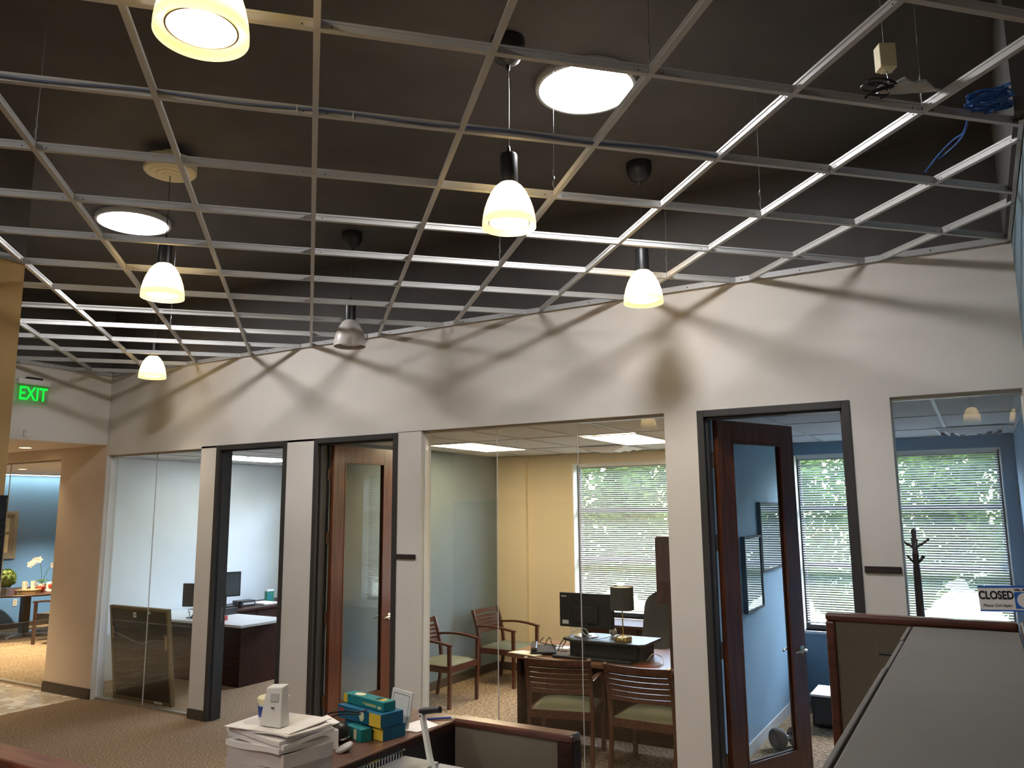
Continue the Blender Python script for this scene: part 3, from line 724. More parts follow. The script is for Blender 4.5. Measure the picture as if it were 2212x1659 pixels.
MB().tube([(0, -.012, 0), (0, -.018, -.012), (0, -.014, -.022)], .002, 6).tube([(0, -.014, -.02), (-.06, -.014, -.105)], .0006, 4).tube([(0, -.014, -.02), (.06, -.014, -.105)], .0006, 4).build('hook_string', 'chrome', hk)

# ---------------------------------------------------------------- guest chairs
def make_chair():
    root = thing('guest_chair', 'wooden guest chair', 'chair')
    w = .265; yb, yf = -.24, .25
    for s in (-1, 1):
        # rear leg and back post in one continuous piece
        MB().sweep_rect(spline([(s * w, yb - .05, 0), (s * w, yb - .01, .22), (s * w, yb, .44), (s * w, yb - .035, .66), (s * w, yb - .10, .86)], 4), .030, .036, (0, 1, 0)).build('leg', 'cherry', root, bevel=.003)
        MB().sweep_rect([(s * w, yf - .005, 0), (s * w, yf, .25), (s * (w + .01), yf + .0, .645)], .036, .036, (0, 1, 0)).build('leg', 'cherry', root, bevel=.003)
        MB().sweep_rect(spline([(s * (w + .008), yf + .03, .645), (s * (w + .018), .10, .672), (s * (w + .015), -.08, .683), (s * w, yb - .03, .672)], 4), .045, .024).build('armrest', 'cherry', root, bevel=.004)
        bx(s * w - .012, s * w + .012, yb, yf, .365, .43).build('side_apron', 'cherry', root)
    bx(-w, w, yf - .012, yf + .012, .365, .43).build('front_apron', 'cherry', root)
    bx(-w, w, yb - .012, yb + .012, .365, .43).build('rear_apron', 'cherry', root)
    def back_y(z): return yb - .035 * (z - .44) / .22 if z < .66 else yb - .035 - .065 * (z - .66) / .20
    for k, (z, hh) in enumerate(((.825, .055), (.765, .034), (.722, .034), (.679, .034), (.636, .034), (.593, .034))):
        y0 = back_y(z)
        MB().sweep_rect([(w * (-1 + 2 * q / 10), y0 - .045 * (1 - (-1 + 2 * q / 10) ** 2), z) for q in range(11)], .016, hh).build('top_rail' if k == 0 else 'slat', 'cherry', root, bevel=.002)
    # upholstered seat
    c = MB(); N = 10; vs = []
    for i in range(N + 1):
        for j in range(N + 1):
            u, v = -1 + 2 * i / N, -1 + 2 * j / N
            z = .472 - .035 * max(abs(u), abs(v)) ** 4 - .006 * (u * u + v * v)
            vs.append((u * (w - .01), .008 + v * .24, z))
    o = len(vs)
    for i in range(N + 1):
        for j in range(N + 1):
            u, v = -1 + 2 * i / N, -1 + 2 * j / N; vs.append((u * (w - .01), .008 + v * .24, .428))
    fs = []
    for i in range(N):
        for j in range(N):
            a = i * (N + 1) + j; fs.append((a, a + N + 1, a + N + 2, a + 1)); a += o; fs.append((a, a + 1, a + N + 2, a + N + 1))
    for k in range(N):
        for a, b_ in ((k * (N + 1), (k + 1) * (N + 1)), (k * (N + 1) + N, (k + 1) * (N + 1) + N), (k, k + 1), (N * (N + 1) + k, N * (N + 1) + k + 1)):
            fs.append((a, b_, b_ + o, a + o))
    c.add(vs, fs).build('seat_cushion', 'seat', root, smooth=True)
    return root
ch = make_chair()
spots = [(-5.255, 7.45, -90, 'wooden guest chair at the blue wall, nearer the glass'),
         (-5.14, 8.62, -92, 'wooden guest chair at the blue wall, in the far corner'),
         (-3.20, 6.34, 14, 'left guest chair with its slatted back to the glass, facing the desk'),
         (-2.43, 6.36, 0, 'right guest chair with its slatted back to the glass, facing the desk')]
for k, (x_, y_, a, l) in enumerate(spots):
    o = ch if k == 0 else copy_tree(ch)
    o.location = (x_, y_, 0); o.rotation_euler = (0, 0, math.radians(a)); tag(o, l, 'chair', 'guest chairs in the middle office')

# ---------------------------------------------------------------- middle office desk
dk = thing('executive_desk', 'wooden desk with overhanging front in the middle office', 'desk', (0, 0, 0))
bow = [(-3.95, 7.42), (-3.95, 6.60)] + [(-3.95 + (1.97) * k / 12, 6.60 - .13 * math.sin(PI * k / 12)) for k in range(1, 12)] + [(-1.99, 6.60), (-1.99, 7.42)]
MB().prism(bow, .715, .75).build('desktop', 'walnut', dk, bevel=.004)
bx(-3.90, -3.86, 6.70, 7.38, 0, .715).build('side_panel', 'desk', dk)
bx(-3.86, -2.06, 6.78, 6.81, .06, .715).build('modesty_panel', 'desk', dk)
bx(-3.86, -3.45, 6.83, 7.36, .04, .70).build('drawer_pedestal', 'desk', dk)
bx(-2.06, -2.02, 6.70, 7.38, 0, .715).build('side_panel', 'desk', dk)
hu = thing('hutch_cabinet', 'tall dark wood hutch standing behind the glass bay jamb', 'cabinet', (-2.0, 6.55, 0))
bx(-.36, 0, .06, .09, .75, 1.83).build('end_panel', 'hutch', hu)
bx(-.46, 0, .09, 1.35, 1.26, 1.83).build('overhead_cabinet', 'hutch', hu, bevel=.003)
bx(-.36, 0, 1.32, 1.35, .75, 1.26).build('end_panel', 'hutch', hu)
hd_ = bx(-.475, -.46, .10, .70, 1.27, 1.82).build('cabinet_door', 'hutch', hu, bevel=.002); MB().sphere((-.485, .64, 1.33), .012, 12, 8).build('knob', 'metal', hd_, smooth=True)
bx(-.475, -.46, .72, 1.34, 1.27, 1.82).build('cabinet_door', 'hutch', hu, bevel=.002)
cr = thing('credenza', 'dark wood credenza under the middle office window', 'cabinet', (-3.2, 9.02, 0))
bx(-1.05, 1.15, -.24, .24, .70, .735).build('top', 'desk', cr, bevel=.003)
for a in (-1.03, -.31, .41):
    cdr = bx(a, a + .70, -.22, .22, .04, .70).build('cabinet_door', 'desk', cr, bevel=.003); MB().tube([(a + .6, -.222, .60), (a + .6, -.245, .595), (a + .6, -.245, .505), (a + .6, -.222, .50)], .004, 6).build('handle', 'metal', cdr)
# sit-stand riser, lamp, monitor and clutter
rs = thing('desk_riser', 'black sit-stand riser on the middle office desk', 'desk riser', (0, 0, .75))
MB().prism([(-3.43, 6.98), (-3.43, 6.74), (-3.30, 6.66), (-2.66, 6.66), (-2.62, 6.70), (-2.62, 7.12), (-3.30, 7.12)], .135, .155).build('platform', 'black', rs, bevel=.003)
MB().box(-3.20, -2.70, 6.72, 6.74, .0, .135).build('front_plate', 'blackmatte', rs)
MB().box(-3.36, -3.32, 6.74, 7.08, 0.0, .135).box(-2.72, -2.68, 6.74, 7.08, 0, .135).build('lift_arm', 'blackmatte', rs)
MB().box(-3.46, -2.70, 6.58, 6.72, .0, .022).build('keyboard_tray', 'black', rs, bevel=.004)
mo = thing('computer_monitor', 'large black monitor seen from behind on the desk riser', 'monitor', (-3.26, 6.90, .906), math.radians(-1))
mop = MB().box(-.275, .275, -.018, .018, .075, .385).build('panel', 'blackmatte', mo, bevel=.006)
MB().box(-.13, .13, -.045, -.018, .12, .27).build('rear_housing', 'blackmatte', mo, bevel=.012)
MB().box(-.03, .03, -.04, -.022, .0, .2).build('stand_neck', 'black', mo, bevel=.004)
MB().lathe([(.0, 0), (.115, 0), (.115, .008), (.03, .014), (0, .014)], 32, (0, -.01, 0), False, False).build('stand_foot', 'chrome', mo, smooth=True)
bx(-.245, -.18, -.0205, -.0185, .10, .135).build('sticker', 'white', mop)
bx(-.255, -.20, -.0205, -.0185, .345, .36).build('badge', 'greyplastic', mop)
tl = thing('table_lamp', 'desk lamp with dark drum shade and brass base', 'lamp', (-2.86, 6.80, .905))
MB().lathe([(.075, 0), (.078, .004), (.078, .036), (.074, .042), (.066, .042), (.064, .034), (0, .034)], 40, (0, 0, 0), True, False).build('base', 'brass', tl, smooth=True)
MB().lathe([(.006, .03), (.006, .42)], 14).build('stem', 'brass', tl, smooth=True)
tls = MB().lathe([(.106, .27), (.103, .47)], 40, (0, 0, 0), False, False).lathe([(.104, .27), (.101, .47)], 40, (0, 0, 0), False, False).build('shade', 'lampshade', tl, smooth=True)
MB().lathe([(.1035, .272), (.1005, .468)], 40, (0, 0, 0), False, False).build('shade_lining', 'lampshade_in', tls, smooth=True)
MB().lathe([(.1, .4635), (.0, .4635)], 40, (0, 0, 0), False, False).build('diffuser', 'lampshade_in', tls)
MB().tube([(0.03, 0, .27), (.03, 0, .225)], .0015, 5).sphere((.03, 0, .222), .005, 8, 6).build('pull_chain', 'brass', tl)
wb = thing('web_camera', 'round grey web camera on the desk riser beside the lamp', 'camera', (-3.02, 6.95, .905))
MB().lathe([(0, 0), (.03, 0), (.03, .006), (.008, .01), (.008, .02)], 20, (0, 0, 0), False, True).sphere((0, 0, .05), .036, 18, 12).build('body', 'greyplastic', wb, smooth=True)
MB().tube([(0, -.03, .06), (0, -.04, .03), (0, -.034, .01)], .004, 6).build('bracket', 'blackmatte', wb)
tag(MB().prism([(-3.93, 6.60), (-3.62, 6.535), (-3.585, 6.62), (-3.70, 6.66), (-3.66, 6.72), (-3.86, 6.745)], .751, .757).build('note_pad', 'creampaper'), 'cream sheets of paper on the left desk corner', 'paper')
ph = thing('desk_phone', 'black desk phone heaped with cables on the office desk', 'telephone', (-3.62, 6.72, .758), math.radians(25))
MB().add([(-.12, -.09, 0), (.12, -.09, 0), (.12, .09, 0), (-.12, .09, 0), (-.12, -.09, .02), (.12, -.09, .02), (.12, .09, .06), (-.12, .09, .06)], [(3, 2, 1, 0), (4, 5, 6, 7), (0, 1, 5, 4), (1, 2, 6, 5), (2, 3, 7, 6), (3, 0, 4, 7)]).build('phone_body', 'black', ph, bevel=.006)
MB().add([(-.115, -.085, .03), (-.06, -.085, .03), (-.06, .085, .07), (-.115, .085, .07), (-.115, -.085, .055), (-.06, -.085, .055), (-.06, .085, .092), (-.115, .085, .092)], [(3, 2, 1, 0), (4, 5, 6, 7), (0, 1, 5, 4), (1, 2, 6, 5), (2, 3, 7, 6), (3, 0, 4, 7)]).build('handset', 'black', ph, bevel=.01)
def cable(pts, r, m, label, cat='cable', group=None, n=6):
    return tag(MB().tube(spline(pts, 7), r, n).build('cable', m, None, True), label, cat, group)
cable([(-3.58, 6.66, .83), (-3.55, 6.70, .90), (-3.50, 6.66, .85), (-3.46, 6.68, .79), (-3.44, 6.72, .86), (-3.40, 6.74, .90), (-3.42, 6.70, .83), (-3.52, 6.68, .84), (-3.62, 6.65, .86), (-3.60, 6.68, .90)], .0045, 'black', 'black cable looped over the desk phone')
cable([(-3.46, 7.0, .91), (-3.40, 6.86, .98), (-3.30, 6.84, .97), (-3.24, 6.82, .93), (-3.20, 6.87, .92)], .004, 'whitecable', 'white cable arching behind the big monitor')
cable([(-3.46, 6.72, .76), (-3.38, 6.8, .93), (-3.26, 6.84, .98), (-3.22, 6.86, .92)], .004, 'whitecable', 'second white cable left of the monitor foot')
cable([(-3.2, 6.8, .914), (-3.1, 6.72, .914), (-3.05, 6.8, .915), (-3.02, 6.9, .92)], .003, 'black', 'thin black cable from the web camera')
cable([(-2.62, 6.75, .77), (-2.55, 6.72, .83), (-2.50, 6.78, .80), (-2.46, 6.70, .758), (-2.5, 6.62, .756)], .004, 'whitecable', 'white cables at the right end of the riser')
cable([(-2.62, 6.53, .757), (-2.58, 6.56, .757), (-2.52, 6.55, .757), (-2.45, 6.60, .757)], .004, 'red', 'reddish cord lying near the right guest chair')
tag(MB().box(-3.66, -3.47, 6.90, 7.04, .751, .775).build('paper_stack', 'paper', bevel=.002), 'white papers on the desk left of the riser', 'paper')
pf = thing('photo_frame', 'small photo frame on the credenza behind the lamp', 'picture frame', (-3.30, 8.98, .736), math.radians(10))
bx(-.09, .09, -.01, .01, 0, .15).build('frame', 'black', pf); bx(-.075, .075, -.012, -.0101, .015, .135).build('photo', 'artpale', pf)

def exec_chair(loc, rz, label):
    r = thing('swivel_chair', label, 'chair', loc, rz)
    N = 12; vs = []; fs = []
    for side in (0, 1):
        for i in range(N + 1):
            v = i / N; z = .50 + .70 * v
            hw = .24 * (1 - .18 * abs(2 * v - 1) ** 2) * (1 if v < .75 else math.sqrt(max(0.02, 1 - ((v - .75) / .26) ** 2)))
            for j in range(9):
                u = -1 + 2 * j / 8
                y = -.25 - .12 * v - .05 * math.sin(v * PI) + .05 * u * u
                th = .055 * (1 - u ** 4) * (1 if v < .9 else .6)
                vs.append((u * hw, y + (th if side else -th), z))
    o = (N + 1) * 9
    for i in range(N):
        for j in range(8):
            a = i * 9 + j; fs.append((a, a + 1, a + 10, a + 9)); fs.append((a + o, a + o + 9, a + o + 10, a + o + 1))
    for j in range(8): fs.append((j, j + o, j + 1 + o, j + 1)); a = N * 9 + j; fs.append((a, a + 1, a + 1 + o, a + o))
    for i in range(N):
        a = i * 9; fs.append((a, a + 9, a + 9 + o, a + o)); a = i * 9 + 8; fs.append((a, a + o, a + 9 + o, a + 9))
    MB().add(vs, fs).build('backrest', 'leather', r, smooth=True)
    bx(-.25, .25, -.25, .25, .42, .52).build('seat', 'leather', r, bevel=.035)
    for s in (-1, 1): MB().tube(spline([(s * .27, -.2, .45), (s * .30, -.2, .62), (s * .30, -.1, .67), (s * .30, .15, .66), (s * .28, .2, .5), (s * .25, .2, .45)]), .02, 8).build('armrest', 'black', r, smooth=True)
    MB().lathe([(.03, .1), (.03, .42)], 16).build('gas_column', 'black', r)
    for k in range(5):
        a = 2 * PI * k / 5 + .3; c, s = math.cos(a), math.sin(a)
        MB().tube([(0, 0, .11), (.28 * c, .28 * s, .075)], [.028, .018], 8).build('base_spoke', 'black', r, smooth=True)
        MB().sphere((.29 * c, .29 * s, .03), .03, 12, 8).build('caster', 'black', r, smooth=True)
    return r
exec_chair((-3.12, 7.85, 0), math.radians(158), 'black leather swivel chair behind the middle office desk')

# ---------------------------------------------------------------- leftmost office
dl = thing('office_desk', 'dark desk with pale top in the leftmost office', 'desk', (0, 0, 0))
MB().prism([(-9.55, 7.42), (-9.55, 6.66), (-7.62, 6.66), (-7.60, 7.42)], .72, .75).build('desktop', 'lightgrey', dl, bevel=.004)
bx(-7.86, -7.82, 6.84, 7.40, 0, .72).build('side_panel', 'desk', dl)
bx(-9.5, -7.86, 6.84, 6.87, 0, .72).build('modesty_panel', 'desk', dl)
bx(-8.3, -7.9, 6.9, 7.38, .04, .70).build('drawer_pedestal', 'desk', dl)
cl = thing('credenza', 'dark credenza along the wall of the leftmost office', 'cabinet', (0, 0, 0))
bx(-9.6, -8.86, 7.45, 9.25, .715, .75).build('top', 'desk', cl, bevel=.003)
for a in (7.47, 8.06, 8.65):
    cdr = bx(-9.58, -8.90, a, a + .58, .03, .715).build('cabinet_door', 'desk', cl, bevel=.003); MB().tube([(-8.902, a + .5, .62), (-8.875, a + .5, .615), (-8.875, a + .5, .525), (-8.902, a + .5, .52)], .004, 6).build('handle', 'metal', cdr)
def monitor2(loc, rz, label, w=.46, h_=.29):
    r = thing('computer_monitor', label, 'monitor', loc, rz)
    pn_ = bx(-w / 2, w / 2, -.015, .015, .13, .13 + h_).build('panel', 'black', r, bevel=.005)
    bx(-w / 2 + .015, w / 2 - .015, .0151, .0165, .145, .115 + h_).build('screen', 'screen', pn_)
    bx(-.03, .03, -.035, -.015, 0, .25).build('stand_neck', 'black', r)
    bx(-.12, .12, -.09, .06, 0, .012).build('stand_foot', 'black', r, bevel=.004); return r
monitor2((-8.70, 6.92, .752), math.radians(20), 'dark monitor seen from behind through the left glass bay')
monitor2((-8.75, 7.36, .83), math.radians(-112), 'monitor with grey screen at the edge of the leftmost doorway', .40, .32)
bx_ = thing('monitor_shelf', 'low black shelf under the monitor in the leftmost office', 'shelf', (-8.75, 7.30, .751))
bx(-.2, .2, -.11, .11, .062, .078).build('shelf_top', 'black', bx_); MB().box(-.2, -.185, -.11, .11, 0, .062).box(.185, .2, -.11, .11, 0, .062).build('shelf_leg', 'black', bx_)
ds = thing('docking_station', 'black box shaped device on the credenza of the leftmost office', 'device', (-9.20, 8.08, .751), math.radians(80))
bx(-.13, .13, -.09, .09, .0, .075).build('device_body', 'black', ds, bevel=.006); bx(-.11, .11, -.0925, -.09, .02, .05).build('face_plate', 'greyplastic', ds)
gb = thing('green_carton', 'green carton standing on the credenza near the door jamb', 'carton', (-9.28, 8.62, .751), math.radians(75))
bx(-.055, .055, -.04, .04, 0, .15).build('carton_body', 'green', gb, bevel=.002); bx(-.055, .055, -.04, .04, .15, .175).build('carton_flap', 'white', gb)
bx(-.045, .02, -.0415, -.04, .03, .11).build('printed_label', 'teal', gb)
rt = thing('red_tray', 'red tray on the pale desk of the leftmost office', 'tray', (-8.28, 6.80, .751), math.radians(8))
MB().box(-.14, .14, -.10, .10, 0, .008).box(-.14, -.132, -.10, .10, .008, .055).box(.132, .14, -.10, .10, .008, .055).box(-.132, .132, -.10, -.092, .008, .055).box(-.132, .132, .092, .1, .008, .055).build('tray_body', 'red', rt)
bx(-.12, .12, -.085, .085, .009, .058).build('tray_papers', 'paper', rt)
rc = thing('red_cup', 'orange red cup on the credenza of the leftmost office', 'cup', (-9.10, 7.62, .751))
MB().lathe([(.03, 0), (.042, .09), (.039, .09), (.028, .004), (0, .004)], 20, (0, 0, 0), True, False).build('cup_body', 'red', rc, smooth=True)
mg = thing('black_mug', 'black mug beside the docking station', 'mug', (-9.05, 7.88, .751))
MB().lathe([(.034, 0), (.036, .085), (.032, .085), (.03, .005), (0, .005)], 20, (0, 0, 0), True, False).build('mug_body', 'black', mg, smooth=True)
MB().tube(spline([(.034, 0, .07), (.06, 0, .065), (.06, 0, .03), (.034, 0, .02)]), .005, 6).build('handle', 'black', mg, smooth=True)
tag(MB().prism([(-9.35, 8.3), (-9.0, 8.28), (-8.98, 8.52), (-9.3, 8.55)], .751, .768).build('paper_stack', 'paper'), 'loose white papers on the credenza of the leftmost office', 'paper')
cable([(-8.46, 6.72, .757), (-8.49, 6.74, .80), (-8.55, 6.76, .85), (-8.62, 6.78, .82), (-8.68, 6.79, .757)], .006, 'black', 'black cable arching below the left glass bay monitor')
cable([(-8.66, 6.74, .756), (-8.72, 6.80, .82), (-8.80, 6.84, .84), (-8.84, 6.90, .77)], .005, 'whitecable', 'grey cable beside the left glass bay monitor')
# framed picture leaning against the glass, its back to the lobby
fr = thing('framed_picture', 'large framed picture leaning with its dark back to the left glass', 'picture', (-8.21, 5.835, .0), rot=(math.radians(6.6), 0, 0))
w2 = .515; hh = 1.035; tk = .045
bx(-w2, -w2 + .03, 0, tk, 0, hh).build('frame_rail', 'goldwood', fr, bevel=.002); bx(w2 - .03, w2, 0, tk, 0, hh).build('frame_rail', 'goldwood', fr, bevel=.002)
bx(-w2 + .03, w2 - .03, 0, tk, 0, .03).build('frame_rail', 'goldwood', fr, bevel=.002); bx(-w2 + .03, w2 - .03, 0, tk, hh - .03, hh).build('frame_rail', 'goldwood', fr, bevel=.002)
fbb = bx(-w2 + .03, w2 - .03, .012, .02, .03, hh - .03).build('backing_board', 'frameback', fr)
MB().tube(spline([(-w2 + .05, .004, .74), (-.28, .006, .70), (0, .006, .645), (.25, .006, .69), (w2 - .04, .004, .70)]), .0025, 6).build('hanging_wire', 'steel', fr)
bx(w2 - .065, w2 - .035, -.003, .0, .60, .76).build('hanger_plate', 'tan', fr); bx(-w2 + .03, -w2 + .05, .002, .012, .66, .80).build('hanger_plate', 'tan', fr)
bx(-.10, -.05, .0095, .012, .92, .975).build('sticker', 'white', fbb); bx(-.085, -.065, .009, .0096, .935, .96).build('sticker_mark', 'ink', fbb)
bx(.22, .36, -.002, .0, .012, .035).build('sticker', 'signwhite', fr); MB().lathe([(.014, 0), (.014, .006)], 14, (.20, .006, .985), True, True, Matrix.Rotation(PI / 2, 3, 'X')).build('felt_bumper', 'greyplastic', fr)

# ---------------------------------------------------------------- right office
def wall_picture(y0, y1, z0, z1, label):
    r = thing('wall_picture', label, 'picture', (-1.87, (y0 + y1) / 2, (z0 + z1) / 2), group='glazed pictures on the blue wall')
    a, b_ = (y1 - y0) / 2, (z1 - z0) / 2; t = .02
    bx(0, .04, -a, -a + t, -b_, b_).build('frame_rail', 'blackmatte', r); bx(0, .04, a - t, a, -b_, b_).build('frame_rail', 'blackmatte', r)
    bx(0, .04, -a + t, a - t, -b_, -b_ + t).build('frame_rail', 'blackmatte', r); bx(0, .04, -a + t, a - t, b_ - t, b_).build('frame_rail', 'blackmatte', r)
    bx(.004, .012, -a + t, a - t, -b_ + t, b_ - t).build('artwork', 'artdark', r)
    bx(.028, .031, -a + t, a - t, -b_ + t, b_ - t).build('glazing', 'picglass', r)
wall_picture(7.80, 8.75, 1.46, 2.12, 'higher glazed picture on the blue wall mirroring the blinds')
wall_picture(7.15, 7.77, 1.155, 1.815, 'lower glazed picture on the blue wall nearer the door')
db = thing('dumbbell', 'black dumbbell on the carpet of the right office', 'dumbbell', (-1.64, 7.50, .085), math.radians(48))
for s in (-1, 1): MB().lathe([(.0, -.045), (.075, -.045), (.085, -.03), (.085, .03), (.075, .045), (0, .045)], 30, (s * .095, 0, 0), False, False, Matrix.Rotation(PI / 2, 3, 'Y')).build('weight_head', 'blackmatte', db, smooth=True)
MB().lathe([(.016, -.06), (.019, 0), (.016, .06)], 18, (0, 0, 0), True, True, Matrix.Rotation(PI / 2, 3, 'Y')).build('grip', 'steel', db, smooth=True)
MB().lathe([(.05, 0), (.05, .001)], 24, (-.1405, 0, 0), True, True, Matrix.Rotation(PI / 2, 3, 'Y')).build('head_badge', 'dark', db)
lb = thing('low_cabinet', 'low dark cabinet with white top in the right office', 'cabinet', (-1.20, 8.50, 0))
bx(-.365, .4, -.22, .22, .02, .285).build('body', 'blackmatte', lb, bevel=.004); bx(-.375, .41, -.23, .23, .285, .305).build('top', 'white', lb, bevel=.003)
bx(-.35, .385, -.226, -.22, .04, .27).build('front_panel', 'charcoal', lb, bevel=.002)
ck = thing('coat_rack', 'dark wooden coat rack in front of the right blind', 'coat rack', (-.52, 7.60, 0))
MB().lathe([(.04, 0), (.04, .3), (.034, 1.0), (.028, 1.55), (.022, 1.6), (.026, 1.66), (.022, 1.70), (.025, 1.78), (.017, 1.82), (.022, 1.845), (.02, 1.87), (.004, 1.885)], 18).build('pole', 'hutch', ck, smooth=True)
for k in range(4):
    a = PI / 2 * k + .25; c, s = math.cos(a), math.sin(a)
    MB().tube(spline([(.015 * c, .015 * s, 1.73), (.06 * c, .06 * s, 1.755), (.115 * c, .115 * s, 1.795)]), [.011] * 7 + [.009] * 6, 8).build('peg', 'hutch', ck, smooth=True)
    a += .7; c, s = math.cos(a), math.sin(a)
    MB().tube(spline([(.015 * c, .015 * s, 1.60), (.05 * c, .05 * s, 1.62), (.085 * c, .085 * s, 1.655)]), [.010] * 7 + [.008] * 6, 8).build('peg', 'hutch', ck, smooth=True)
    MB().tube(spline([(.02 * c, .02 * s, .28), (.16 * c, .16 * s, .20), (.25 * c, .25 * s, .02)]), .014, 8).build('foot', 'hutch', ck, smooth=True)

# ---------------------------------------------------------------- far meeting room
ct = thing('meeting_table', 'round dark table on a cross base in the far meeting room', 'table', (-14.45, 7.90, 0))
MB().lathe([(0, .715), (.86, .715), (.88, .725), (.88, .74), (.87, .75), (0, .75)], 48, (0, 0, 0), False, False).build('table_top', 'desk', ct, smooth=True)
bx(-.06, .06, -.06, .06, .05, .715).build('column', 'black', ct)
for k in range(4):
    a = PI / 2 * k + .6; M4 = Matrix.Rotation(a, 4, 'Z')
    MB().box(.05, .50, -.035, .035, 0, .05, M4).build('base_foot', 'steel', ct, bevel=.008)
tp = thing('topiary_ball', 'round green topiary ball in a clear vase on the meeting table', 'plant', (-13.98, 7.30, .751))
MB().lathe([(.06, 0), (.07, .13), (.066, .13), (.056, .006), (0, .006)], 24, (0, 0, 0), True, False).build('vase', 'clear', tp, smooth=True)
sp = MB(); 
for i in range(240):
    a = random.uniform(0, 2 * PI); z = random.uniform(-1, 1); q = math.sqrt(1 - z * z); p = Vector((q * math.cos(a), q * math.sin(a), z)) * random.uniform(.12, .15) + Vector((0, 0, .27))
    u = Vector((random.uniform(-1, 1), random.uniform(-1, 1), random.uniform(-1, 1))).normalized() * .025; v = u.orthogonal().normalized() * .016
    sp.add([p - u, p + v, p + u, p - v], [(0, 1, 2, 3)])
MB().sphere((0, 0, .27), .13, 20, 14).build('core', 'boxwood', tp, smooth=True); o = sp.build('leaves', 'leaf', tp); o['kind'] = 'stuff'
for k, (x_, y_, hh_, rr) in enumerate(((-13.80, 7.18, .13, .045), (-13.78, 7.42, .10, .04))):
    g = thing('glass_vase', ('taller clear glass by the topiary ball', 'shorter clear glass right of the topiary ball')[k], 'glass', (x_, y_, .751))
    MB().lathe([(rr * .8, 0), (rr, hh_), (rr * .94, hh_), (rr * .74, .006), (0, .006)], 20, (0, 0, 0), True, False).build('glass_body', 'clear', g, smooth=True)
wbx = thing('wooden_box', 'flat tan box on the meeting table', 'box', (-13.90, 7.62, .751), math.radians(40))
bx(-.16, .16, -.11, .11, 0, .05).build('box_body', 'tan', wbx, bevel=.003); bx(-.165, .165, -.115, .115, .05, .068).build('box_lid', 'tan', wbx, bevel=.004)
for k, x_ in enumerate((0, .07)):
    mgx = thing('cream_mug', ('left of two cream mugs on the tan box', 'right of two cream mugs on the tan box')[k], 'mug', (-13.94 + x_ * .6, 7.58 + x_ * 1.7, .82))
    MB().lathe([(.034, 0), (.036, .13), (.032, .13), (.03, .006), (0, .006)], 18, (0, 0, 0), True, False).build('mug_body', 'white', mgx, smooth=True)
    MB().tube(spline([(0, .034, .1), (0, .06, .095), (0, .06, .045), (0, .034, .03)]), .005, 6).build('handle', 'white', mgx, smooth=True)
ap = thing('red_bowl', 'small red bowl on the meeting table', 'bowl', (-13.95, 7.86, .751))
MB().lathe([(.03, 0), (.065, .04), (.07, .09), (.064, .09), (.05, .02), (0, .01)], 22, (0, 0, 0), True, False).build('bowl_body', 'red', ap, smooth=True)
gf = thing('gift_bag', 'white and red gift bag on the meeting table', 'gift bag', (-13.98, 8.08, .751), math.radians(30))
bx(-.09, .09, -.06, .06, 0, .15).build('bag_body', 'signwhite', gf, bevel=.02); MB().sphere((0, -.07, .09), .04, 12, 8, (1, .5, 1)).build('bow', 'red', gf, smooth=True)
bx(-.10, .10, -.12, .0, 0.0, .03).build('tissue', 'paper', gf, bevel=.004)
oc = thing('orchid', 'white orchid with two arching stems on the meeting table', 'plant', (-14.18, 8.00, .751))
MB().lathe([(.05, 0), (.07, .12), (.064, .12), (.046, .01), (0, .01)], 22, (0, 0, 0), True, False).build('pot', 'white', oc, smooth=True)
for q, (dx, dy, top) in enumerate(((-.02, -.10, .52), (.06, .20, .42))):
    st_ = spline([(0, 0, .1), (dx * .2, dy * .2, top * .6), (dx * .6, dy * .6, top), (dx * 1.4, dy * 1.5, top * .97), (dx * 2, dy * 2.2, top * .86)])
    MB().tube(st_, .004, 6).build('stem', 'leafdark', oc)
    for k in range(6):
        p = st_[min(len(st_) - 1, 13 + k * 2)]; fl = MB()
        for a in range(5):
            A = 2 * PI * a / 5 + k; c, s = math.cos(A), math.sin(A)
            fl.add([p, p + Vector((.01, .036 * c - .024 * s, .036 * s + .024 * c)), p + Vector((.014, .066 * c, .066 * s)), p + Vector((.01, .036 * c + .024 * s, .036 * s - .024 * c))], [(0, 1, 2, 3)])
        fl.build('flower', 'petal', oc)
for k in range(4):
    A = k * 1.6; c, s = math.cos(A), math.sin(A)
    MB().add([(0, 0, .12), (.06 * c - .03 * s, .06 * s + .03 * c, .19), (.15 * c, .15 * s, .15), (.06 * c + .03 * s, .06 * s - .03 * c, .19)], [(0, 1, 2, 3)]).build('leaf', 'leafdark', oc)
pl = thing('palm_plant', 'tall green palm behind the meeting table', 'plant', (-14.62, 9.0, 0))
MB().lathe([(.14, 0), (.19, .36), (.175, .36), (.16, .3), (0, .3)], 26, (0, 0, 0), True, False).build('pot', 'black', pl, smooth=True)
MB().tube([(0, 0, .3), (.02, 0, .8), (0, .02, 1.2)], [.03, .022, .014], 8).build('stem', 'bark', pl)
for k in range(16):
    A = k * 2.4; c, s = math.cos(A), math.sin(A); b0 = Vector((0, 0, .9 + .03 * k)); ln = random.uniform(.42, .60)
    pts = [b0 + Vector((c * ln * t, s * ln * t, .35 * t - .55 * t * t)) for t in (0, .25, .5, .75, 1)]
    fm_ = MB(); sidev = Vector((-s, c, 0)); vs = []
    for t, p in zip((0, .25, .5, .75, 1), pts):
        wd = .05 * math.sin(PI * min(.98, t * .85 + .12)); vs += [p - sidev * wd, p + sidev * wd]
    fm_.add(vs, [(2 * q, 2 * q + 1, 2 * q + 3, 2 * q + 2) for q in range(4)]); fm_.build('leaf', 'leafdark', pl)
mc = thing('meeting_chair', 'dark upholstered wooden armchair in the far meeting room', 'chair', (-13.20, 7.78, 0), math.radians(115))
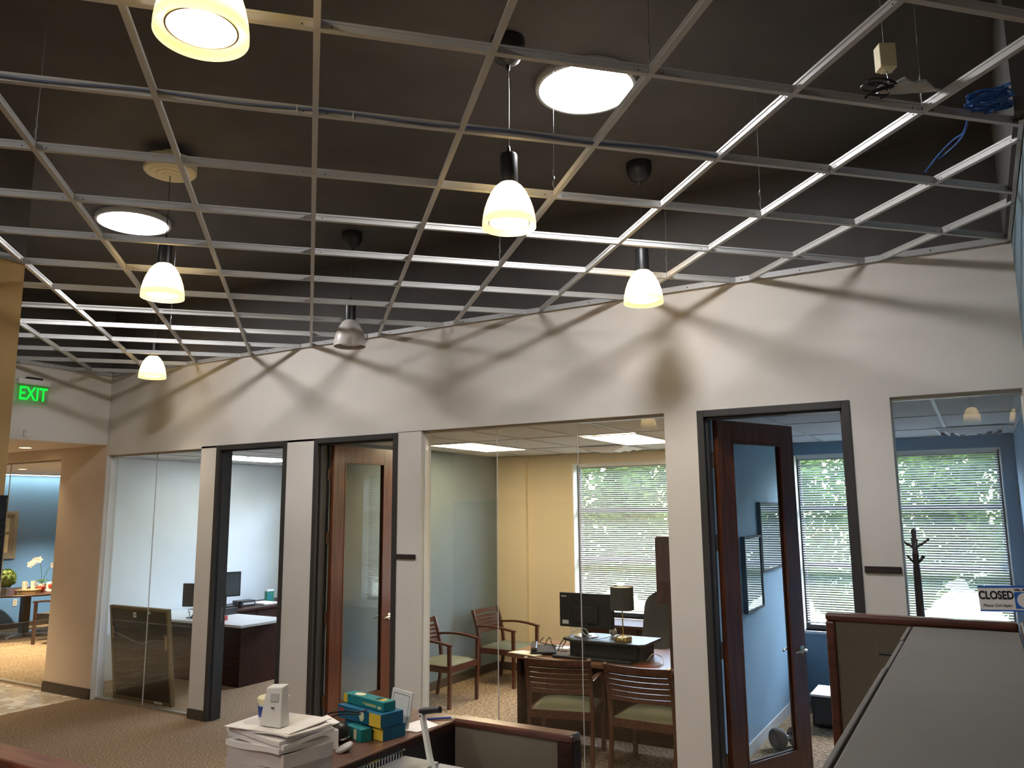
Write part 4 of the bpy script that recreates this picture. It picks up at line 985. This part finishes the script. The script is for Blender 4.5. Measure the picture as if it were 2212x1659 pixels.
for s in (-1, 1):
    for y_ in (-.24, .24): bx(s * .26 - .02, s * .26 + .02, y_ - .02, y_ + .02, 0, .66 if y_ > 0 else .86).build('leg', 'hutch', mc)
    MB().sweep_rect(spline([(s * .26, .28, .66), (s * .27, 0, .68), (s * .26, -.26, .66)]), .045, .03).build('armrest', 'hutch', mc)
bx(-.24, .24, -.22, .24, .36, .48).build('seat', 'leather', mc, bevel=.02); bx(-.24, .24, -.27, -.20, .48, .90).build('backrest', 'leather', mc, bevel=.02)
wp = thing('wall_picture', 'framed pictures in a grey mount on the bright blue wall', 'picture', (-15.5, 7.86, 1.69))
for (a, b_, c, d) in ((-.34, -.28, -.43, .43), (.28, .34, -.43, .43), (-.28, .28, -.43, -.37), (-.28, .28, .37, .43)): bx(0, .03, a, b_, c, d).build('frame_rail', 'mount', wp)
wpm = bx(.002, .012, -.28, .28, -.37, .37).build('mount_board', 'mount', wp)
bx(.012, .014, -.2, .2, .06, .30).build('artwork', 'artpale', wpm); bx(.012, .014, -.2, .2, -.32, .0).build('artwork', 'creampaper', wpm)
ol = thing('wall_outlet', 'white outlet plate on the bright blue wall', 'outlet', (-15.5, 8.28, .46)); bx(0, .008, -.035, .035, -.06, .06).build('plate', 'white', ol); MB().box(.008, .009, -.015, .015, .01, .04).box(.008, .009, -.015, .015, -.04, -.01).build('socket', 'greyplastic', ol)

# ---------------------------------------------------------------- foreground cubicle
CT = 1.17
pA = thing('counter_partition', 'low walnut topped counter run with the paper stack', 'counter', (0, 0, 0))
MB().box(-2.42, -2.055, 1.72, 3.06, CT - .03, CT).build('counter_top', 'counter', pA, bevel=.003)
MB().box(-2.07, -2.048, 1.72, 3.062, CT - .032, CT - .004).build('edge_band', 'desk', pA)
MB().box(-2.15, -2.06, 1.75, 3.05, .08, CT - .03).build('panel_core', 'blackmatte', pA)
MB().box(-2.16, -2.05, 1.75, 3.05, 0, .08).build('kick_base', 'charcoal', pA)
pB = thing('counter_partition', 'low red wood topped partition at the bottom left', 'partition', (0, 0, 0))
MB().box(-5.2, -2.42, 1.72, 1.845, CT - .03, CT).build('cap_rail', 'railwood_lightened', pB, bevel=.010)
MB().box(-5.2, -2.42, 1.745, 1.82, .08, CT - .03).build('fabric_panel', 'fabric', pB); MB().box(-5.2, -2.42, 1.735, 1.83, 0, .08).build('kick_base', 'charcoal', pB)
pC = thing('low_partition', 'short fabric partition with redwood cap beside the counter', 'partition', (0, 0, 0))
MB().box(-2.05, -1.475, 2.965, 3.045, CT - .018, CT + .012).build('cap_rail', 'trimwood', pC, bevel=.010)
MB().box(-2.048, -1.545, 2.98, 3.03, .1, CT - .018).build('fabric_panel', 'fabric', pC, bevel=.004)
MB().box(-1.545, -1.475, 2.966, 3.044, .0, CT - .018).build('end_post', 'desk', pC, bevel=.004)
MB().tube([(-1.487, 2.972, CT + .010), (-1.479, 2.99, CT + .014), (-1.479, 3.02, CT + .014), (-1.487, 3.038, CT + .010)], .004, 6).build('end_clip', 'chrome', pC)
PT = 1.655
pD = thing('tall_partition', 'tall taupe fabric partition with redwood frame at the right', 'partition', (0, 0, 0))
MB().box(-.575, .075, 3.415, 3.475, PT - .03, PT).build('cap_rail', 'trimwood', pD, bevel=.010)
MB().box(-.575, -.540, 3.418, 3.472, 0, PT - .03).build('end_post', 'trimwood', pD, bevel=.008)
MB().box(-.540, .075, 3.428, 3.462, .1, PT - .03).build('fabric_panel', 'fabric', pD, bevel=.003)
MB().box(-.540, .075, 3.425, 3.465, 0, .1).build('kick_base', 'charcoal', pD)
pE = thing('tall_partition', 'tall partition running back at the right edge behind the bin', 'partition', (0, 0, 0))
MB().box(.078, .138, .9, 3.475, PT - .03, PT).build('cap_rail', 'trimwood', pE, bevel=.010)
MB().box(.09, .126, .9, 3.46, .1, PT - .03).build('fabric_panel', 'fabric', pE, bevel=.003); MB().box(.085, .131, .9, 3.465, 0, .1).build('kick_base', 'charcoal', pE)
bn = thing('overhead_bin', 'grey brown overhead storage bin with smooth sloping top', 'storage bin', (0, 0, 0))
MB().box(-.262, .076, 1.06, 3.405, 1.24, PT - .03).build('bin_body', 'binmetal', bn, bevel=.004)
MB().box(-.281, -.268, 1.06, 2.52, 1.25, PT - .032).build('flipper_door', 'binmetal', bn, bevel=.003)
MB().box(-.279, -.266, 2.53, 3.06, 1.25, PT - .034).build('flipper_door', 'binmetal', bn, bevel=.003)
MB().box(-.281, -.268, 3.07, 3.40, 1.25, PT - .032).build('flipper_door', 'binmetal', bn, bevel=.003)
MB().box(-.266, -.262, 1.06, 3.40, 1.25, PT - .05).build('hinge_gap', 'blackmatte', bn)
MB().box(-.340, -.296, 2.985, 2.998, PT - .075, PT - .07).build('latch', 'blackmatte', bn)
fc = thing('file_cabinet', 'lateral file cabinet inside the cubicle under the binding machine', 'cabinet', (0, 0, 0))
MB().box(-2.04, -1.60, 2.0, 2.86, 0, 1.03).build('cabinet_body', 'greyplastic', fc, bevel=.004)
for z in (.05, .38, .71):
    drw = MB().box(-1.60, -1.585, 2.02, 2.84, z, z + .3).build('drawer', 'greyplastic', fc, bevel=.003); MB().box(-1.585, -1.57, 2.33, 2.53, z + .2, z + .215).build('handle', 'steel', drw)

# paper stack: reams with shifted edges, lower half still in shrink film
ps = thing('paper_stack', 'stack of white printer paper partly in plastic film', 'paper', (-2.205, 2.122, CT), math.radians(-3))
def sheetblock(z0, z1, dx, dy, rz, m, name, wob=.004, sx=.142, sy=.114):
    N = 8; P = []
    for e in range(4):
        for k in range(N):
            t = k / N
            a, b_ = [((-1, -1), (1, -1)), ((1, -1), (1, 1)), ((1, 1), (-1, 1)), ((-1, 1), (-1, -1))][e]
            P.append(((a[0] + (b_[0] - a[0]) * t) * sx + dx, (a[1] + (b_[1] - a[1]) * t) * sy + dy))
    c, s = math.cos(rz), math.sin(rz); P = [(x * c - y * s, x * s + y * c) for x, y in P]; n = len(P)
    ph_ = random.uniform(0, 6); vs = []
    for q, z in ((0, z0), (1, z1)):
        for k, (x, y) in enumerate(P): vs.append((x, y, z + wob * math.sin(ph_ + x * 16 + y * 11)))
    return MB().add(vs, [tuple(range(n - 1, -1, -1)), tuple(range(n, 2 * n))] + [(k, (k + 1) % n, (k + 1) % n + n, k + n) for k in range(n)]).build(name, m, ps)
sheetblock(0, .052, 0, 0, 0, 'film', 'wrapped_ream', .001); sheetblock(.053, .098, .004, .002, .02, 'film', 'wrapped_ream', .003)
sheetblock(.100, .118, -.002, -.004, -.02, 'paper', 'loose_sheets', .006); sheetblock(.120, .134, .004, .002, .015, 'paper', 'loose_sheets', .006)
sheetblock(.136, .150, -.004, .0, -.03, 'paper', 'loose_sheets', .006); sheetblock(.1525, .158, .004, .006, .06, 'paper', 'loose_sheets', .006); sheetblock(.161, .1635, -.012, .006, .16, 'paper', 'loose_sheets', .0015)
# white wedge shaped router standing on it
ro = thing('router', 'white wedge shaped router standing on the paper stack', 'router', (-2.19, 2.075, CT + .166), math.radians(8))
wd = [(-.045, 0), (.045, 0), (.034, .135), (-.030, .135)]
vs = [(x, y, z) for (x, z) in wd for y in (-.022, .022)]
rob = MB().add([(-.045, -.022, 0), (.05, -.026, 0), (.05, .026, 0), (-.045, .03, 0), (-.022, -.016, .128), (.048, -.018, .135), (.048, .018, .140), (-.022, .02, .134)], [(3, 2, 1, 0), (4, 5, 6, 7), (0, 1, 5, 4), (1, 2, 6, 5), (2, 3, 7, 6), (3, 0, 4, 7)]).build('router_body', 'white', ro, bevel=.005)
MB().add([(.0, -.0225, .085), (.035, -.0232, .087), (.036, -.0213, .112), (.002, -.0206, .110), (.0, -.0215, .085), (.035, -.0222, .087), (.036, -.0203, .112), (.002, -.0196, .110)], [(0, 1, 2, 3), (7, 6, 5, 4), (0, 4, 5, 1), (1, 5, 6, 2), (2, 6, 7, 3), (3, 7, 4, 0)]).build('rating_label', 'greyplastic', rob)
bx(.008, .02, -.0252, -.0235, .062, .066).build('barcode', 'ink', rob)
tb = thing('plastic_tub', 'white tub with purple label behind the router', 'tub', (-2.272, 2.150, CT + .166))
tbb = MB().lathe([(.050, 0), (.054, .062), (.051, .062), (.047, .003), (0, .003)], 32, (0, 0, 0), True, False).build('tub_body', 'white', tb, smooth=True)
MB().lathe([(.0512, .010), (.0536, .048)], 32, (0, 0, 0), False, False).build('tub_label', 'navy', tbb, smooth=True)
MB().lathe([(.0562, .058), (.0565, .072), (.053, .075), (0, .075)], 32, (0, 0, 0), False, False).build('tub_lid', 'palecream', tb, smooth=True)
# boxes of binding combs
def carton(name, label, loc, rz, L, Wd, H, m, deco):
    r = thing(name, label, 'box', loc, rz, 'boxes of binding combs')
    rb = bx(-L / 2, L / 2, -Wd / 2, Wd / 2, 0, H).build('carton_body', m, r, bevel=.0015)
    for (x0, x1, face, a, b_, mm, nm) in deco:
        if face == 'front': bx(x0 * L, x1 * L, -Wd / 2 - .0006, -Wd / 2, a * H, b_ * H).build(nm, mm, rb)
        if face == 'top': bx(x0 * L, x1 * L, a * Wd, b_ * Wd, H, H + .0006).build(nm, mm, rb)
    return rb
RZ = math.radians(-12)
DE = [(.24, .499, 'front', .02, .97, 'yellow', 'print_yellow'), (-.46, -.36, 'front', .6, .8, 'red', 'print_red'), (-.46, -.30, 'top', .1, .3, 'palecream', 'print_stripe')]
def oval(r, x, y, z, sx, sz, face, m='yellow'):
    if face == 'front': MB().add([(x + sx * math.cos(k * PI / 10), y, z + sz * math.sin(k * PI / 10)) for k in range(20)] + [(x + sx * math.cos(k * PI / 10), y - .0007, z + sz * math.sin(k * PI / 10)) for k in range(20)], [tuple(range(20)), tuple(range(39, 19, -1))] + [(k, (k + 1) % 20, (k + 1) % 20 + 20, k + 20) for k in range(20)]).build('print_oval', m, r)
    else: MB().add([(x + sx * math.cos(k * PI / 10), y + sz * math.sin(k * PI / 10), z) for k in range(20)] + [(x + sx * math.cos(k * PI / 10), y + sz * math.sin(k * PI / 10), z + .0007) for k in range(20)], [tuple(range(20)), tuple(range(39, 19, -1))] + [(k, (k + 1) % 20, (k + 1) % 20 + 20, k + 20) for k in range(20)]).build('print_oval', m, r)
c1 = carton('comb_box', 'lower blue and yellow comb box on the counter', (-2.225, 2.66, CT + .0005), RZ, .25, .115, .051, 'boxblue', DE[:1])
c2 = carton('comb_box', 'middle blue comb box with yellow end on the lower box', (-2.243, 2.65, CT + .0525), RZ, .285, .115, .051, 'boxblue', DE)
oval(c2, .11 - .09, -.0575, .027, .016, .019, 'front', 'palecream'); oval(c2, -.01, .01, .051, .035, .022, 'top', 'yellow')
c3 = carton('comb_box', 'slim teal comb box on top of the pile', (-2.258, 2.66, CT + .105), RZ - .02, .275, .06, .036, 'teal', [(-.499, -.40, 'front', .02, .97, 'yellow', 'print_yellow'), (.2, .30, 'top', -.2, .25, 'ink', 'print_black'), (.31, .40, 'top', -.25, .25, 'yellow', 'print_yellow'), (-.02, .32, 'front', .42, .5, 'yellow', 'print_line'), (.05, .32, 'front', .28, .35, 'palecream', 'print_line'), (.36, .44, 'front', .2, .45, 'palecream', 'print_logo')])
oval(c3, -.06, 0, .036, .03, .018, 'top', 'palecream')
c4 = carton('comb_box', 'small teal comb box in front of the pile', (-2.232, 2.568, CT + .0005), RZ - .1, .12, .05, .048, 'teal', [(.05, .22, 'front', .1, .9, 'palecream', 'print_stripe')])
# other things on the counter
hb = thing('headset_cup', 'round glossy black speaker puck between paper and boxes', 'speaker', (-2.275, 2.495, CT))
MB().lathe([(.02, 0), (.04, .004), (.047, .022), (.045, .05), (.032, .069), (.014, .077), (0, .078)], 30, (0, 0, 0), True, False).build('dome', 'black', hb, smooth=True)
MB().lathe([(.0462, .016), (.049, .02), (.0475, .024)], 30, (0, 0, 0), False, False).build('chrome_ring', 'chrome', hb, smooth=True)
wt = thing('card_box', 'crushed white carton beside the paper stack', 'carton', (-2.275, 2.375, CT), math.radians(-20))
bx(-.055, .06, -.055, .065, 0, .075).build('carton_body', 'paper', wt, bevel=.004)
MB().add([(-.057, -.057, .076), (.06, -.057, .075), (.065, .065, .10), (-.05, .07, .105), (-.057, -.057, .078), (.06, -.057, .077), (.065, .065, .102), (-.05, .07, .107)], [(3, 2, 1, 0), (4, 5, 6, 7), (0, 1, 5, 4), (1, 2, 6, 5), (2, 3, 7, 6), (3, 0, 4, 7)]).build('flap', 'paper', wt)
tag(MB().lathe([(.034, 0), (.036, .004), (.034, .010), (0, .012)], 26, (0, 0, 0), True, False).build('tape_disc', 'greyplastic', None, True, 0, (-2.165, 2.415, CT + .008), (math.radians(18), math.radians(-20), 0)), 'light grey oval disc leaning by the crushed carton', 'disc')
cable([(-2.34, 2.42, CT + .06), (-2.31, 2.47, CT + .105), (-2.27, 2.53, CT + .108), (-2.23, 2.55, CT + .105), (-2.19, 2.57, CT + .112)], .0035, 'black', 'black cable with white plug in front of the blue box')
cable([(-2.36, 2.45, CT + .05), (-2.31, 2.50, CT + .09), (-2.27, 2.52, CT + .098), (-2.21, 2.555, CT + .098)], .0035, 'black', 'second black cable running to the blue box')
ss = thing('sign_holder', 'white framed sign holder standing behind the comb boxes', 'sign holder', (-2.205, 2.785, CT), math.radians(-62), rot=(math.radians(-10), 0, math.radians(-18)))
bx(-.075, .075, -.003, .003, 0, .145).build('board', 'white', ss); MB().box(-.06, .06, -.0036, -.003, .128, .1295).box(-.06, .06, -.0036, -.003, .015, .0165).box(-.06, -.0585, -.0036, -.003, .0165, .128).box(.0585, .06, -.0036, -.003, .0165, .128).build('border_line', 'ink', ss)
bx(-.075, .075, -.003, .05, 0, .003).build('foot', 'white', ss)
tag(MB().prism([(-2.20, 2.74), (-2.075, 2.75), (-2.06, 2.88), (-2.18, 2.93)], CT + .0008, CT + .003).build('paper_sheet', 'paper'), 'white sheet of paper near the counter end', 'paper')
pn = thing('pen', 'blue and white pen near the end of the counter', 'pen', (-2.12, 2.96, CT + .005), math.radians(40))
MB().tube([(-.05, 0, 0), (.055, 0, 0)], .0045, 8).build('barrel', 'navy', pn, smooth=True); MB().tube([(.055, 0, 0), (.075, 0, 0)], [.0045, .001], 8).build('tip', 'white', pn, smooth=True)
# comb binding machine with lever
bm_ = thing('binding_machine', 'grey comb binding machine with upright lever arm', 'machine', (-1.88, 2.36, 1.03))
bx(-.115, .065, -.20, .19, 0, .10).build('machine_body', 'greyplastic', bm_, bevel=.006)
bx(-.10, .06, -.19, .185, .10, .118).build('deck', 'steel', bm_, bevel=.003)
tm = MB().box(-.0012, .0012, -.003, .003, 0, .03).box(-.0012, .016, -.003, .003, .027, .03).mesh('comb_hook', 'chrome')
for k in range(21): link('comb_hook', tm, bm_, 0, (-.095, -.17 + .0165 * k, .118))
vm = MB().box(-.001, .001, -.0022, .0022, 0, .05).mesh('comb_tooth', 'blackmatte')
for k in range(21): link('comb_tooth', vm, bm_, 0, (-.112, -.165 + .0165 * k, .105))
MB().sweep_rect([(.075, .15, .06), (.045, .148, .14), (.008, .145, .298)], .016, .022, (0, 1, 0)).build('lever_arm', 'white', bm_, bevel=.003)
MB().lathe([(.012, 0), (.013, .02), (.011, .075), (.012, .09)], 16, (.004, .145, .298), True, True, Matrix.Rotation(math.radians(80), 3, 'Y')).build('lever_grip', 'black', bm_, smooth=True)
MB().sphere((.011, .132, .285), .003, 8, 6).build('pivot_screw', 'ink', bm_)

# ---------------------------------------------------------------- things lying on and above the grid
def on_grid(i, j, t, dz, side=-.010):
    p = gw(i + t, j); return (p.x + D1 * 0 + (-D1) * 0, p.y, GZ + dz)
nU = Vector((D1, N1, 0)); nV = Vector((D0, N0, 0))
pts = []
for k in range(33):
    t = -5 + k * .25
    p = gw(t, 1) - nU * .0105; pts.append((p.x, p.y, GZ + .020 + .005 * math.sin(k * 1.3)))
pts = [p for p in pts if inside(Vector(p)) and p[0] > -5.2]
tag(MB().tube(spline(pts, 4), .0045, 8).build('network_cable', 'greycable', None, True), 'slate blue cable tied along the long cross tee', 'cable')
zt = MB().box(-.009, .009, -.002, .002, -.001, .028)
for k, t in enumerate((-.12, .25, 2.0)):
    p = gw(t, 1) - nU * .008
    tag(MB().box(-.009, .009, -.002, .002, .001, .034, Matrix.Rotation(math.atan2(nU.x, -nU.y) + PI / 2, 4, 'Z')).build('zip_tie', 'white', None, loc=(p.x, p.y, GZ)), ('white zip tie left of the vertical main tee', 'white zip tie right of the vertical main tee', 'white zip tie below the large skylight')[k], 'zip tie', 'zip ties on the slate blue cable')
# blue bundle and tail
pts = []
for q in range(110):
    a = q * .75
    pts.append((.17 + .075 * math.cos(a) + .014 * math.sin(a * 2.3), 3.67 + .05 * math.sin(a * 1.07) + .015 * math.sin(q * .2), GZ + .06 + .028 * math.sin(a * .71 + .3)))
tag(MB().tube(spline(pts, 3), .0042, 6).build('network_cable', 'bluecable', None, True), 'tangled coil of blue cable on the grid at the right edge', 'cable')
cable([(.10, 3.70, GZ + .05), (.075, 3.86, GZ + .03), (.03, 3.98, GZ + .05), (-.03, 4.12, GZ + .055), (-.085, 4.25, GZ + .045), (-.10, 4.292, GZ + .044)], .0042, 'bluecable', 'long blue cable tail hanging out to the next tee')
cable([(.10, 3.72, GZ + .05), (.07, 3.88, GZ + .02), (.0, 3.99, GZ + .0), (-.035, 3.99, GZ - .02)], .004, 'bluecable', 'short blue cable tail curling away')
jb = thing('junction_box', 'small beige junction box hanging on a wire', 'junction box', (-.19, 3.50, 3.96), math.radians(30))
bx(-.035, .035, -.028, .028, -.055, .055).build('box_body', 'palecream', jb, bevel=.003); bx(-.018, .018, -.02, .02, -.062, -.055).build('box_outlet', 'palecream', jb)
MB().tube([(0, 0, .055), (.0, 0, DZ - 3.96)], .003, 6).build('feed_wire', 'wire', jb); MB().tube(spline([(0, 0, -.06), (.005, 0, -.12), (-.03, -.02, -.2)]), .003, 6).build('drop_wire', 'wire', jb)
pts = []
for s in range(40):
    a = s * .62; pts.append((-.235 + .05 * math.cos(a) + .0012 * s, 3.33 + .035 * math.sin(a * 1.03), GZ + .05 + .03 * math.sin(a * .5) + .0006 * s))
tag(MB().tube(spline(pts, 3), .0045, 6).build('cable_coil', 'black', None, True), 'coil of black cable lying on the cross tee', 'cable')
vs = []; fs = []
for i in range(13):
    t = i / 12; cx_, cy_ = -.22 + .22 * t, 3.335 + .11 * t; r_ = .036 * math.sin(PI * min(.97, .12 + t * .86)) ** .7 + .006 * math.sin(t * 19)
    for k in range(12):
        a = 2 * PI * k / 12; vs.append((cx_ - .45 * r_ * math.cos(a) * .9, cy_ + .89 * r_ * math.cos(a), GZ + .045 + r_ * .75 + .75 * r_ * math.sin(a)))
for i in range(12):
    for k in range(12): a, b_ = i * 12 + k, i * 12 + (k + 1) % 12; fs.append((a, b_, b_ + 12, a + 12))
fs += [tuple(range(11, -1, -1)), tuple(144 + k for k in range(12))]
tag(MB().add(vs, fs).build('fabric_bundle', 'lightgrey', None, True), 'pale grey rag bundle tied up with the black cables', 'bundle')

# ---------------------------------------------------------------- outside
struct('ground', bx(-40, 30, YXO, 60, -.4, -.3), 'grass', 'lawn outside the windows')
def tree(x_, y_, h_, r_, n, label, m='leaf'):
    root = thing('tree', label, 'tree', (x_, y_, -.3), group='trees outside the windows')
    MB().tube([(0, 0, 0), (.1, 0, h_ * .4), (0, .1, h_ * .75)], [.18, .13, .06], 10).build('trunk', 'bark', root, smooth=True)
    c = MB()
    for i in range(n):
        a = random.uniform(0, 2 * PI); z = random.uniform(-1, 1); q = math.sqrt(1 - z * z); rr = random.uniform(.55, 1) ** .5 * r_ * (.85 + .3 * math.sin(a * 3 + z * 4) ** 2)
        p = Vector((q * math.cos(a) * rr, q * math.sin(a) * rr, h_ * .55 + z * h_ * .48))
        u = Vector((random.uniform(-1, 1), random.uniform(-1, 1), random.uniform(-.6, .6))).normalized() * random.uniform(.05, .11); v = u.orthogonal().normalized() * u.length * .5
        c.add([p - u, p + v, p + u, p - v], [(0, 1, 2, 3)])
    o = c.build('foliage', m, root); o['kind'] = 'stuff'
names = ('far left', 'second from the left', 'third from the left', 'fourth from the left', 'fifth from the left', 'sixth from the left', 'far right')
for k, x_ in enumerate((-14.0, -10.9, -7.9, -4.9, -1.9, 1.1, 4.3)):
    tree(x_, 15.3 + (.5, 0, .3, .1, .4, 0, .3)[k], 4.1 + (.3, 0, .4, -.1, .2, .4, 0)[k], 1.66, 15000, 'leafy tree outside the windows, %s of the row' % names[k])
